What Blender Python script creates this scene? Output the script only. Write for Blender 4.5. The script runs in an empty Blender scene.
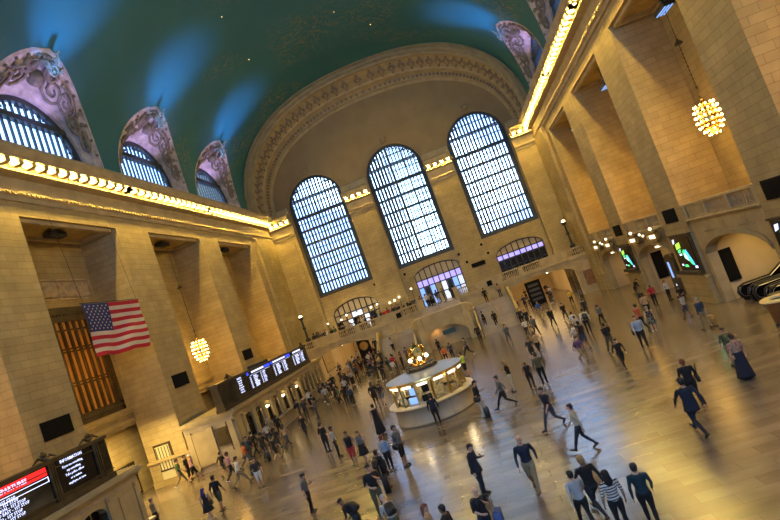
import bpy, math, random
from mathutils import Vector, Matrix, noise
random.seed(7)
PI = math.pi
sc = bpy.context.scene
COL = sc.collection

# ------------------------------------------------------------------ helpers
class MB:
    def __init__(s): s.v=[]; s.f=[]; s.m=[]
    def add(s, vs, fs, mi=0):
        b=len(s.v); s.v+= [tuple(v) for v in vs]
        for f in fs: s.f.append(tuple(i+b for i in f)); s.m.append(mi)
        return s
    def box(s,x0,x1,y0,y1,z0,z1,mi=0):
        vs=[(x0,y0,z0),(x1,y0,z0),(x1,y1,z0),(x0,y1,z0),(x0,y0,z1),(x1,y0,z1),(x1,y1,z1),(x0,y1,z1)]
        return s.add(vs,[(0,3,2,1),(4,5,6,7),(0,1,5,4),(1,2,6,5),(2,3,7,6),(3,0,4,7)],mi)
    def obox(s,c,ax,ay,az,mi=0):
        c=Vector(c);ax=Vector(ax);ay=Vector(ay);az=Vector(az);vs=[]
        for k in (-1,1):
            for (i,j) in ((-1,-1),(1,-1),(1,1),(-1,1)): vs.append(c+ax*i+ay*j+az*k)
        return s.add(vs,[(0,3,2,1),(4,5,6,7),(0,1,5,4),(1,2,6,5),(2,3,7,6),(3,0,4,7)],mi)
    def prism(s,poly,d,mi=0):
        # poly: list of 3d points (planar), d: extrusion vector
        n=len(poly);d=Vector(d)
        vs=[Vector(p) for p in poly]+[Vector(p)+d for p in poly]
        fs=[tuple(range(n))[::-1],tuple(range(n,2*n))]+[(i,(i+1)%n,(i+1)%n+n,i+n) for i in range(n)]
        return s.add(vs,fs,mi)
    def lathe(s,prof,c=(0,0,0),n=20,mi=0,axis=2,caps=True):
        vs=[];c=Vector(c)
        for r,h in prof:
            for k in range(n):
                a=2*PI*k/n
                p=(r*math.cos(a),r*math.sin(a),h)
                if axis==0: p=(h,p[0],p[1])
                if axis==1: p=(p[0],h,p[1])
                vs.append(c+Vector(p))
        fs=[]
        for j in range(len(prof)-1):
            for k in range(n):
                k2=(k+1)%n; fs.append((j*n+k,j*n+k2,(j+1)*n+k2,(j+1)*n+k))
        if caps:
            fs.append(tuple(range(n))[::-1]); fs.append(tuple(range((len(prof)-1)*n,len(prof)*n)))
        return s.add(vs,fs,mi)
    def ball(s,c,r,n=8,mi=0,sz=1.0):
        m=max(4,n//2)
        prof=[(max(1e-4,r*math.sin(PI*j/m)),-r*sz*math.cos(PI*j/m)) for j in range(m+1)]
        return s.lathe(prof,c,n,mi,caps=False)
    def tube(s,pts,r,n=8,mi=0):
        pts=[Vector(p) for p in pts]
        rs=r if isinstance(r,(list,tuple)) else [r]*len(pts)
        vs=[];prev=None
        for i,p in enumerate(pts):
            t=(pts[min(i+1,len(pts)-1)]-pts[max(i-1,0)]).normalized()
            if prev is None:
                u=t.orthogonal().normalized()
            else:
                u=(prev-t*prev.dot(t)); u=u.normalized() if u.length>1e-6 else t.orthogonal().normalized()
            prev=u; w=t.cross(u)
            for k in range(n):
                a=2*PI*k/n; vs.append(p+(u*math.cos(a)+w*math.sin(a))*rs[i])
        fs=[(j*n+k,j*n+(k+1)%n,(j+1)*n+(k+1)%n,(j+1)*n+k) for j in range(len(pts)-1) for k in range(n)]
        fs.append(tuple(range(n))[::-1]);fs.append(tuple(range((len(pts)-1)*n,len(pts)*n)))
        return s.add(vs,fs,mi)
    def grid(s,rows,mi=0,flip=False,closed=False):
        n=len(rows[0]);vs=[p for r in rows for p in r];fs=[]
        for j in range(len(rows)-1):
            for k in range(n if closed else n-1):
                k2=(k+1)%n
                q=(j*n+k,j*n+k2,(j+1)*n+k2,(j+1)*n+k)
                fs.append(q[::-1] if flip else q)
        return s.add(vs,fs,mi)
    def mesh(s,name,mats,smooth=False):
        me=bpy.data.meshes.new(name); me.from_pydata(s.v,[],s.f); me.validate()
        if not isinstance(mats,(list,tuple)): mats=[mats]
        for m in mats: me.materials.append(m)
        if len(me.polygons)==len(s.m): me.polygons.foreach_set('material_index',s.m)
        if smooth: me.polygons.foreach_set('use_smooth',[True]*len(me.polygons))
        me.update(); return me
    def build(s,name,mats,parent=None,smooth=False,loc=None,rotz=None):
        return link(name,s.mesh(name,mats,smooth),parent,loc,rotz)

def link(name,me,parent=None,loc=None,rotz=None):
    o=bpy.data.objects.new(name,me); COL.objects.link(o)
    if parent: o.parent=parent
    if loc is not None: o.location=loc
    if rotz is not None: o.rotation_euler=(0,0,rotz)
    return o
def empty(name,loc=(0,0,0),rotz=0):
    o=bpy.data.objects.new(name,None); COL.objects.link(o); o.location=loc; o.rotation_euler=(0,0,rotz); o.empty_display_size=.2
    return o
def tag(o,label,cat,group=None,kind=None):
    o['label']=label; o['category']=cat
    if group: o['group']=group
    if kind: o['kind']=kind
    return o
def struct(o,label=None,cat=None):
    o['kind']='structure'
    if label: o['label']=label
    if cat: o['category']=cat
    return o
def copy_tree(o,parent=None):
    c=o.copy(); COL.objects.link(c); c.parent=parent
    for ch in list(o.children): copy_tree(ch,c)
    return c
_fc={}
def text_mesh(s,size,mat,align='LEFT',ext=.004):
    key=(s,size,mat.name,align)
    if key in _fc: return _fc[key]
    cu=bpy.data.curves.new('lettering','FONT'); cu.body=s; cu.size=size; cu.align_x=align; cu.extrude=ext; cu.resolution_u=1; cu.offset=size*.012
    cu.materials.append(mat)
    o=bpy.data.objects.new('lettering',cu); COL.objects.link(o)
    dg=bpy.context.evaluated_depsgraph_get(); me=bpy.data.meshes.new_from_object(o.evaluated_get(dg))
    bpy.data.objects.remove(o); me.name='lettering'
    if not me.materials: me.materials.append(mat)
    _fc[key]=me; return me
def text_into(mb,s,size,origin,right,up,align='LEFT',mi=0,mat=None,ext=.004):
    me=text_mesh(s,size,mat,align,ext); r=Vector(right);u=Vector(up);n=r.cross(u);o=Vector(origin)
    mb.add([o+r*v.co.x+u*v.co.y+n*v.co.z for v in me.vertices],[tuple(p.vertices) for p in me.polygons],mi)

# ------------------------------------------------------------------ materials
M={}
def nt(m): return m.node_tree.nodes,m.node_tree.links
def mat(name,col,rough=.6,metal=0,emit=None,es=0,bump=0,bscale=8,var=0,vscale=3,spec=None):
    m=bpy.data.materials.new(name); m.use_nodes=True; N,L=nt(m); b=N['Principled BSDF']
    b.inputs['Base Color'].default_value=(*col,1); b.inputs['Roughness'].default_value=rough; b.inputs['Metallic'].default_value=metal
    if spec is not None: b.inputs['Specular IOR Level'].default_value=spec
    if emit: b.inputs['Emission Color'].default_value=(*emit,1); b.inputs['Emission Strength'].default_value=es
    if bump or var:
        tc=N.new('ShaderNodeTexCoord'); nz=N.new('ShaderNodeTexNoise'); nz.inputs['Scale'].default_value=bscale if bump else vscale; nz.inputs['Detail'].default_value=5
        L.new(tc.outputs['Object'],nz.inputs['Vector'])
        if bump:
            bp=N.new('ShaderNodeBump'); bp.inputs['Strength'].default_value=bump; bp.inputs['Distance'].default_value=.05
            L.new(nz.outputs['Fac'],bp.inputs['Height']); L.new(bp.outputs['Normal'],b.inputs['Normal'])
        if var:
            n2=N.new('ShaderNodeTexNoise'); n2.inputs['Scale'].default_value=vscale; n2.inputs['Detail'].default_value=4; L.new(tc.outputs['Object'],n2.inputs['Vector'])
            r=N.new('ShaderNodeMapRange'); r.inputs['To Min'].default_value=1-var; r.inputs['To Max'].default_value=1+var*.6; r.inputs['From Min'].default_value=.3; r.inputs['From Max'].default_value=.7
            L.new(n2.outputs['Fac'],r.inputs['Value'])
            mx=N.new('ShaderNodeVectorMath'); mx.operation='SCALE'; mx.inputs[0].default_value=col; L.new(r.outputs['Result'],mx.inputs['Scale']); L.new(mx.outputs['Vector'],b.inputs['Base Color'])
    M[name]=m; return m
def stone(name,c1,c2,mortar,bw=1.35,bh=.62,rough=.75,msize=.012,stain=.25):
    """coursed ashlar laid out in world metres: (x or y, z) on upright faces, (x,y) on level ones"""
    m=bpy.data.materials.new(name); m.use_nodes=True; N,L=nt(m); b=N['Principled BSDF']; b.inputs['Roughness'].default_value=rough
    g=N.new('ShaderNodeNewGeometry'); sp=N.new('ShaderNodeSeparateXYZ'); L.new(g.outputs['Position'],sp.inputs[0])
    sn=N.new('ShaderNodeSeparateXYZ'); L.new(g.outputs['True Normal'],sn.inputs[0])
    ax=N.new('ShaderNodeMath'); ax.operation='ABSOLUTE'; L.new(sn.outputs['X'],ax.inputs[0])
    gx=N.new('ShaderNodeMath'); gx.operation='GREATER_THAN'; gx.inputs[1].default_value=.7; L.new(ax.outputs[0],gx.inputs[0])
    az=N.new('ShaderNodeMath'); az.operation='ABSOLUTE'; L.new(sn.outputs['Z'],az.inputs[0])
    gz=N.new('ShaderNodeMath'); gz.operation='GREATER_THAN'; gz.inputs[1].default_value=.7; L.new(az.outputs[0],gz.inputs[0])
    u=N.new('ShaderNodeMix'); u.data_type='FLOAT'; L.new(gx.outputs[0],u.inputs[0]); L.new(sp.outputs['X'],u.inputs[2]); L.new(sp.outputs['Y'],u.inputs[3])
    v=N.new('ShaderNodeMix'); v.data_type='FLOAT'; L.new(gz.outputs[0],v.inputs[0]); L.new(sp.outputs['Z'],v.inputs[2]); L.new(sp.outputs['Y'],v.inputs[3])
    cb=N.new('ShaderNodeCombineXYZ'); L.new(u.outputs[0],cb.inputs[0]); L.new(v.outputs[0],cb.inputs[1])
    br=N.new('ShaderNodeTexBrick'); br.inputs['Scale'].default_value=1; br.inputs['Brick Width'].default_value=bw; br.inputs['Row Height'].default_value=bh
    br.inputs['Mortar Size'].default_value=msize; br.inputs['Mortar Smooth'].default_value=.3; br.inputs['Bias'].default_value=-.1
    br.inputs['Color1'].default_value=(*c1,1); br.inputs['Color2'].default_value=(*c2,1); br.inputs['Mortar'].default_value=(*mortar,1)
    L.new(cb.outputs[0],br.inputs['Vector'])
    nz=N.new('ShaderNodeTexNoise'); nz.inputs['Scale'].default_value=.55; nz.inputs['Detail'].default_value=6; nz.inputs['Roughness'].default_value=.62; L.new(g.outputs['Position'],nz.inputs['Vector'])
    mr=N.new('ShaderNodeMapRange'); mr.inputs['From Min'].default_value=.3; mr.inputs['From Max'].default_value=.7; mr.inputs['To Min'].default_value=1-stain; mr.inputs['To Max'].default_value=1+stain*.4; L.new(nz.outputs['Fac'],mr.inputs['Value'])
    mx=N.new('ShaderNodeVectorMath'); mx.operation='SCALE'; L.new(br.outputs['Color'],mx.inputs[0]); L.new(mr.outputs['Result'],mx.inputs['Scale'])
    L.new(mx.outputs['Vector'],b.inputs['Base Color'])
    bp=N.new('ShaderNodeBump'); bp.inputs['Strength'].default_value=.5; bp.inputs['Distance'].default_value=.03; bp.invert=True
    L.new(br.outputs['Fac'],bp.inputs['Height']); L.new(bp.outputs['Normal'],b.inputs['Normal'])
    M[name]=m; return m
stone('caen_stone',(.47,.365,.17),(.40,.31,.14),(.19,.14,.06),bw=1.15,bh=.43,msize=.010)
stone('tennessee_marble',(.46,.38,.27),(.38,.31,.21),(.22,.17,.11),bw=2.2,bh=1.3,rough=.35)
mat('plain_stone',(.45,.36,.195),.7,bump=.25,bscale=4,var=.18,vscale=1.2)
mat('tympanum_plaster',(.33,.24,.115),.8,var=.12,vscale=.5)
mat('carved_stone',(.50,.40,.25),.8,bump=.7,bscale=3.2,var=.35,vscale=2.2)
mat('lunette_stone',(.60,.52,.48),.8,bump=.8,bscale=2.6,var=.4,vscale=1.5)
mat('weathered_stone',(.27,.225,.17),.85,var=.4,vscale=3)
mat('bronze',(.105,.085,.05),.45,.7,var=.3,vscale=2)
mat('dark_iron',(.03,.033,.035),.5,.3)
mat('window_iron',(.045,.055,.06),.55,.2)
mat('gold',(.75,.48,.13),.25,1)
mat('brass',(.62,.45,.16),.3,1)
mat('black_panel',(.006,.006,.007),.8,spec=.15)
mat('black_glass',(.008,.008,.01),.15)
mat('bulb_glow',(1,.8,.4),.5,emit=(1,.665,.13),es=500)
mat('chandelier_bulb',(1,.8,.4),.5,emit=(1,.60,.17),es=22)
mat('lamp_globe',(1,.9,.7),.5,emit=(1,.82,.5),es=7)
mat('small_globe',(1,.9,.7),.5,emit=(1,.85,.55),es=2.6)
mat('dial_gold',(.85,.62,.22),.3,.6)
mat('window_lamp',(1,.8,.5),.5,emit=(1,.75,.38),es=6)
mat('sign_light',(1,.95,.85),.5,emit=(1,.88,.66),es=1.5)
mat('led_white',(.7,.75,1),.5,emit=(.62,.68,1),es=1.25)
mat('led_blue',(.05,.1,1),.5,emit=(.02,.06,1),es=1.2)
mat('led_red',(1,.05,.05),.5,emit=(1,.015,.02),es=.75)
mat('led_green',(.1,1,.3),.5,emit=(.08,.75,.25),es=1.1)
mat('led_lime',(.5,1,.1),.5,emit=(.4,.8,.08),es=1.1)
mat('led_cyan',(.1,.6,1),.5,emit=(.08,.45,.9),es=1.1)
mat('led_orange',(.9,.4,.1),.5,emit=(.9,.35,.08),es=1.1)
mat('screen_violet',(.5,.45,1),.5,emit=(.42,.36,.95),es=.9)
mat('screen_white',(.8,.85,1),.5,emit=(.75,.85,1),es=.75)
mat('screen_blue',(.2,.4,1),.5,emit=(.25,.45,1),es=.9)
mat('steel',(.45,.46,.48),.3,1)
mat('slate_roof',(.36,.40,.46),.3,var=.15,vscale=3)
mat('wood_counter',(.24,.115,.04),.4,var=.3,vscale=3)
mat('cream_top',(.75,.62,.34),.35)
mat('rubber',(.02,.02,.022),.6)
mat('flag_red',(.50,.012,.03),.85); mat('flag_white',(.70,.60,.52),.85); mat('flag_blue',(.02,.035,.16),.85)
mat('green_sign',(.01,.05,.03),.4)
mat('cloth_dark',(.05,.055,.06),.7)
mat('posters',(.6,.45,.2),.5,var=.7,vscale=6)
mat('interior_cream',(.62,.50,.30),.7,var=.1,vscale=1)
# glass pane : thin, mostly clear, with the milky tint of old wired glass
def glass(name,tint,k):
    m=bpy.data.materials.new(name); m.use_nodes=True; N,L=nt(m); N.remove(N['Principled BSDF']); out=N['Material Output']
    t=N.new('ShaderNodeBsdfTransparent'); t.inputs[0].default_value=(*tint,1); g=N.new('ShaderNodeBsdfGlossy'); g.inputs['Roughness'].default_value=.08
    mx=N.new('ShaderNodeMixShader'); mx.inputs[0].default_value=k; L.new(t.outputs[0],mx.inputs[1]); L.new(g.outputs[0],mx.inputs[2]); L.new(mx.outputs[0],out.inputs[0]); M[name]=m
glass('window_glass',(.92,.96,1),.05); glass('clear_glass',(.97,.98,.97),.07)
# ceiling : painted night sky, green-blue with faint gold flecks and lines
def vault_mat():
    m=bpy.data.materials.new('painted_vault'); m.use_nodes=True; N,L=nt(m); b=N['Principled BSDF']; b.inputs['Roughness'].default_value=.75
    tc=N.new('ShaderNodeTexCoord')
    n1=N.new('ShaderNodeTexNoise'); n1.inputs['Scale'].default_value=.12; n1.inputs['Detail'].default_value=3; L.new(tc.outputs['Object'],n1.inputs['Vector'])
    r1=N.new('ShaderNodeValToRGB'); e=r1.color_ramp.elements; e[0].position=.35; e[0].color=(.028,.15,.18,1); e[1].position=.7; e[1].color=(.04,.18,.205,1); L.new(n1.outputs['Fac'],r1.inputs['Fac'])
    # gold figures : patches where thin streaks show
    n2=N.new('ShaderNodeTexNoise'); n2.inputs['Scale'].default_value=.085; n2.inputs['Detail'].default_value=1; L.new(tc.outputs['Object'],n2.inputs['Vector'])
    r2=N.new('ShaderNodeMapRange'); r2.inputs['From Min'].default_value=.55; r2.inputs['From Max'].default_value=.66; L.new(n2.outputs['Fac'],r2.inputs['Value'])
    n3=N.new('ShaderNodeTexNoise'); n3.inputs['Scale'].default_value=.55; n3.inputs['Detail'].default_value=4; n3.inputs['Distortion'].default_value=2.2; L.new(tc.outputs['Object'],n3.inputs['Vector'])
    r3=N.new('ShaderNodeValToRGB'); e=r3.color_ramp.elements; e[0].position=.47; e[0].color=(0,0,0,1); e[1].position=.5; e[1].color=(1,1,1,1); k=r3.color_ramp.elements.new(.53); k.color=(0,0,0,1); L.new(n3.outputs['Fac'],r3.inputs['Fac'])
    mu=N.new('ShaderNodeMath'); mu.operation='MULTIPLY'; L.new(r2.outputs['Result'],mu.inputs[0]); L.new(r3.outputs['Color'],mu.inputs[1])
    m2=N.new('ShaderNodeMath'); m2.operation='MULTIPLY'; m2.inputs[1].default_value=.75; L.new(mu.outputs[0],m2.inputs[0])
    mx=N.new('ShaderNodeMix'); mx.data_type='RGBA'; L.new(m2.outputs[0],mx.inputs[0]); L.new(r1.outputs['Color'],mx.inputs[6]); mx.inputs[7].default_value=(.34,.26,.09,1)
    L.new(mx.outputs[2],b.inputs['Base Color']); M['painted_vault']=m
vault_mat()
def floor_mat():
    m=bpy.data.materials.new('marble_floor'); m.use_nodes=True; N,L=nt(m); b=N['Principled BSDF']
    g=N.new('ShaderNodeNewGeometry')
    br=N.new('ShaderNodeTexBrick'); br.inputs['Scale'].default_value=1; br.inputs['Brick Width'].default_value=1.55; br.inputs['Row Height'].default_value=.52; br.inputs['Mortar Size'].default_value=.007; br.inputs['Bias'].default_value=-.15
    br.inputs['Color1'].default_value=(.215,.172,.132,1); br.inputs['Color2'].default_value=(.145,.115,.088,1); br.inputs['Mortar'].default_value=(.12,.094,.068,1); L.new(g.outputs['Position'],br.inputs['Vector'])
    mp=N.new('ShaderNodeMapping'); mp.inputs['Scale'].default_value=(.30,1.0,1); L.new(g.outputs['Position'],mp.inputs['Vector'])
    nz=N.new('ShaderNodeTexNoise'); nz.inputs['Scale'].default_value=1.0; nz.inputs['Detail'].default_value=4; nz.inputs['Roughness'].default_value=.5; nz.inputs['Distortion'].default_value=.2; L.new(mp.outputs[0],nz.inputs['Vector'])
    mr=N.new('ShaderNodeMapRange'); mr.inputs['From Min'].default_value=.3; mr.inputs['From Max'].default_value=.7; mr.inputs['To Min'].default_value=.68; mr.inputs['To Max'].default_value=1.22; L.new(nz.outputs['Fac'],mr.inputs['Value'])
    mx=N.new('ShaderNodeVectorMath'); mx.operation='SCALE'; L.new(br.outputs['Color'],mx.inputs[0]); L.new(mr.outputs['Result'],mx.inputs['Scale']); L.new(mx.outputs['Vector'],b.inputs['Base Color'])
    rr=N.new('ShaderNodeMapRange'); rr.inputs['To Min'].default_value=.19; rr.inputs['To Max'].default_value=.27; L.new(nz.outputs['Fac'],rr.inputs['Value']); L.new(rr.outputs['Result'],b.inputs['Roughness'])
    b.inputs['Specular IOR Level'].default_value=.9; b.inputs['Coat Weight'].default_value=.3; b.inputs['Coat Roughness'].default_value=.24
    M['marble_floor']=m
floor_mat()
ST=M['caen_stone']

# ------------------------------------------------------------------ dimensions (metres)
XL,XR=-18.9,18.65
YE=70.4; YBAL=64.9; YB0=-12.0
OPEN=[(-9.9,-1.2),(2.6,11.3),(15.1,23.8),(27.6,36.3),(40.35,48.9),(52.8,61.4)]
BAYC=[(a+b)/2 for a,b in OPEN]
PIERS=[(-12,-9.9),(-1.2,2.6),(11.3,15.1),(23.8,27.6),(36.3,40.35),(48.9,52.8)]
ZT=19.2; ZC=20.1
DEPTH=3.2
WIN=[(-11.41,3.9),(.16,3.9),(11.73,3.9)]; WZB,WZS=10.56,23.06

# ------------------------------------------------------------------ shell
b=MB(); b.box(-34,34,-14,92,-.3,0); o=struct(b.build('floor',M['marble_floor']),'polished pinkish tan marble floor of the great hall','floor')

def xside(s,d):  # x at distance d behind the face of the side wall (d<0: into the hall)
    return (XL-d) if s<0 else (XR+d)
def bx(mb,s,d0,d1,y0,y1,z0,z1,mi=0):
    a,c=xside(s,d0),xside(s,d1); mb.box(min(a,c),max(a,c),y0,y1,z0,z1,mi)

side_word={-1:'left',1:'right'}
for s in (-1,1):
    for i,(y0,y1) in enumerate(PIERS):
        p=MB(); bx(p,s,0,DEPTH,y0,y1,0,ZT); 
        for (d,z0,z1) in ((-.22,0,.45),(-.12,.45,1.75),(-.26,1.75,1.95)):
            bx(p,s,d,DEPTH,y0-(-d),y1+(-d),z0,z1)
        struct(p.build('pillar',ST),'tall square buff stone pier of the %s wall, pier %d from the far end'%(side_word[s],len(PIERS)-i),'pier')
    # far corner mass, stepped
    p=MB(); bx(p,s,0,DEPTH,61.4,YE+.2,0,ZT); bx(p,s,-.35,0,63.0,67.6,0,ZC); bx(p,s,-.2,0,67.6,YE,0,ZC)
    bx(p,s,-.2,0,61.6,63.0,0,1.9)
    struct(p.build('pillar',ST),'stepped corner pier where the %s wall meets the window wall'%side_word[s],'pier')
    # lintel band + upper mass behind the cornice
    p=MB(); bx(p,s,0,DEPTH+.6,YB0,YE+.8,ZT,24.2)
    struct(p.build('wall_%s'%side_word[s],ST),'stone band over the %s row of piers'%side_word[s],'wall')
    # rear wall of the bays
    p=MB(); bx(p,s,DEPTH,DEPTH+.6,YB0,YE+.8,3.9 if s>0 else 5.0,ZT)
    struct(p.build('wall_%s_rear'%side_word[s],ST),'stone wall at the back of the %s bays'%side_word[s],'wall')

# bay ceilings : coffer frame and the slot the chandelier hangs from
for s in (-1,1):
    for c in BAYC[1:]:
        p=MB(); 
        bx(p,s,.25,.5,c-4.1,c+4.1,18.95,ZT); bx(p,s,2.7,2.95,c-4.1,c+4.1,18.95,ZT)
        bx(p,s,.5,2.7,c-4.1,c-3.8,18.95,ZT); bx(p,s,.5,2.7,c+3.8,c+4.1,18.95,ZT)
        zp=17.5 if s>0 else 18.75
        bx(p,s,1.2,1.85,c-.7,c+.7,zp,zp+.3,1); bx(p,s,1.45,1.6,c-.1,c+.1,zp+.3,ZT,1)
        for k in range(3): bx(p,s,1.25+.2*k,1.33+.2*k,c-.65,c+.65,zp-.04,zp+.01,2)
        struct(p.build('trim_ceiling',[M['plain_stone'],M['dark_iron'],M['screen_blue'] if s>0 else M['dark_iron']]),'moulded coffer frame on the ceiling of a %s bay'%side_word[s],'moulding')

# side cornices with rows of lamps between brackets
prof=[(0,ZC-.02),(.16,ZC),(.16,ZC+.28),(.30,ZC+.36),(.30,ZC+.5),(.12,ZC+.56),(.12,ZC+1.50),(.66,ZC+1.58),(.78,ZC+1.62),(.78,ZC+1.72),(.38,ZC+1.76),
      (.40,ZC+2.16),(1.30,ZC+2.2),(1.32,ZC+2.42),(1.42,ZC+2.5),(1.5,ZC+2.7),(1.52,ZC+2.8),(.4,ZC+3.2),(.3,ZC+3.9),(0,ZC+4.1)]
bulb_me=MB().ball((0,0,0),.105,8).mesh('bulb',M['bulb_glow'],True)
def cornice(name,run,P0,P1,inn,dz,label,cap=True,sp=.92):
    """run along P0->P1, inn = unit vector into the hall"""
    P0=Vector(P0);P1=Vector(P1);inn=Vector(inn);t=(P1-P0).normalized();Ln=(P1-P0).length
    m=MB(); rows=[]
    for P in (P0,P1): rows.append([P+inn*d+Vector((0,0,z+dz)) for d,z in prof])
    m.grid(rows); 
    for P in (P0,P1): m.grid([[P+Vector((0,0,z+dz)) for d,z in prof],[P+inn*d+Vector((0,0,z+dz)) for d,z in prof]])
    k=int(Ln/sp)
    bulbs=[]
    for i in range(k+1):
        q=P0+t*(Ln*(i+.0)/k)
        c=q+inn*.92+Vector((0,0,ZC+2.04+dz))
        if 0<i<k or cap: m.obox(c,inn*.30,t*.2,Vector((0,0,.16)))
        if i<k: bulbs.append(q+t*(Ln*.5/k)+inn*.98+Vector((0,0,ZC+2.0+dz)))
    kk=int(Ln/.35)      # dentils
    for i in range(kk):
        q=P0+t*(Ln*(i+.5)/kk); m.obox(q+inn*.33+Vector((0,0,ZC+.43+dz)),inn*.06,t*.09,Vector((0,0,.06)))
    o=m.build(name,M['plain_stone']); struct(o,label,'cornice')
    for q in bulbs:
        if q.y>10:
            l=bpy.data.objects.new('bulb',bulb_me); COL.objects.link(l); l.parent=o; l.location=q
    return o
ys=[YB0,13.2,25.7,37.9,50.85,69.2]
for s in (-1,1):
    for i in range(len(ys)-1):
        if ys[i+1]<10: continue
        x=XL if s<0 else XR
        cornice('trim_cornice',0,(x,ys[i],0),(x,ys[i+1],0),(-s,0,0),0,'lamp-studded stone cornice on the %s wall, length %s'%(side_word[s],['beside the camera','over the nearest pier','over the second pier','over the third pier','running into the far corner'][i]))

# end wall ---------------------------------------------------------------
w=MB(); D0,D1=YE,YE+.9
segs=[(-19.2,-15.31),(-7.51,-3.74),(4.06,7.83),(15.63,18.9)]
LOW=[(-11.2,3.2,7.7,9.0),(.85,3.1,8.9,9.8),(11.95,3.15,7.9,8.95)]; LBAR=[(6.55,7.4),(7.2,8.15),(7.0,7.7)]   # door arches on the gallery: centre, half width, spring, top
for a,c in segs: w.box(a,c,D0,D1,4.3,34.5)
for (c,hw),(lc,lh,zs,zt) in zip(WIN,LOW):
    # above window
    n=28; xs=[c-hw+2*hw*(1-math.cos(PI*i/n))/2 for i in range(n+1)]
    for i in range(n):
        x0,x1=xs[i],xs[i+1]; z0=WZS+math.sqrt(max(0,hw*hw-(x0-c)**2)); z1=WZS+math.sqrt(max(0,hw*hw-(x1-c)**2))
        w.add([(x0,D0,z0),(x1,D0,z1),(x1,D0,34.5),(x0,D0,34.5),(x0,D1,z0),(x1,D1,z1),(x1,D1,34.5),(x0,D1,34.5)],[(0,1,2,3),(7,6,5,4),(0,4,5,1),(3,2,6,7)])
    w.box(c-hw,c+hw,D0,D1,zt,WZB)
    w.box(c-hw,lc-lh,D0,D1,4.3,zt); w.box(lc+lh,c+hw,D0,D1,4.3,zt)
    n=14
    for i in range(n):
        x0=lc-lh+2*lh*i/n; x1=lc-lh+2*lh*(i+1)/n
        f=lambda x: zs+(zt-zs)*(1-((x-lc)/lh)**2)**.6 if abs(x-lc)<lh else zs
        z0,z1=f(x0),f(x1)
        w.add([(x0,D0,z0),(x1,D0,z1),(x1,D0,zt),(x0,D0,zt),(x0,D1,z0),(x1,D1,z1)],[(0,1,2,3),(0,4,5,1)])
struct(w.build('wall_end',M['tympanum_plaster'] if 0 else [ST]),'far end wall of the hall with three giant arched windows','wall')
# smooth plaster tympanum skin above the window springing
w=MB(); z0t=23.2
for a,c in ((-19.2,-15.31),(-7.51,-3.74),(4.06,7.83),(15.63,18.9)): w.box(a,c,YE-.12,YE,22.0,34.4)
for (c,hw) in WIN:
    n=28; xs=[c-hw+2*hw*(1-math.cos(PI*i/n))/2 for i in range(n+1)]
    for i in range(n):
        x0,x1=xs[i],xs[i+1]; za=WZS+math.sqrt(max(0,hw*hw-(x0-c)**2)); zb=WZS+math.sqrt(max(0,hw*hw-(x1-c)**2))
        w.add([(x0,YE-.12,za),(x1,YE-.12,zb),(x1,YE-.12,34.4),(x0,YE-.12,34.4),(x0,YE,za),(x1,YE,zb)],[(0,1,2,3),(0,4,5,1)])
    # moulded archivolt round each window and a keystone cartouche
    for r0,r1,d in ((hw+.05,hw+.32,.26),(hw+.45,hw+.55,.2)):
        rows=[]
        for i in range(33):
            a=PI*i/32; ca,sa=math.cos(a),math.sin(a)
            rows.append([(c+r*ca,y,WZS+r*sa) for r,y in ((r0,YE),(r0,YE-d),(r1,YE-d),(r1,YE))])
        w.grid(rows)
    w.lathe([(.01,-.3),(.3,-.3),(.42,-.12),(.42,0)],(c,YE-.15,WZS+hw+.75),12,axis=1); w.box(c-.55,c+.55,YE-.3,YE,WZS+hw+1.1,WZS+hw+1.25)
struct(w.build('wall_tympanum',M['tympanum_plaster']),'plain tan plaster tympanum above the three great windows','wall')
# pilasters between windows and their lamp-studded capitals
for i,(a,c) in enumerate(segs):
    p=MB(); a2,c2=(a+.12,c-.12) if i in(1,2) else ((a,c-.12) if i==0 else (a+.12,c))
    p.box(a2,c2,YE-.85,YE,4.6,ZC-.35); p.box(a2-.1,c2+.1,YE-1.0,YE,4.6,6.0)
    p.box(a2+.5,c2-.5,YE-.95,YE-.85,6.5,ZC-1.2)
    struct(p.build('pillar',ST),'flat stone pilaster of the end wall, %s'%['in the left corner','between the left and middle windows','between the middle and right windows','in the right corner'][i],'pier')
    cornice('trim_cornice',0,(a2-.05,YE-.85,0),(c2+.05,YE-.85,0),(0,-1,0),-.4,'lamp-studded capital on the pilaster %s'%['in the left corner','left of the middle window','right of the middle window','in the right corner'][i],sp=.75)
    p=MB(); p.box(a2,c2,YE-.9,YE,ZC-.4,23.7); struct(p.build('trim_block',M['plain_stone']),None)

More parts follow.
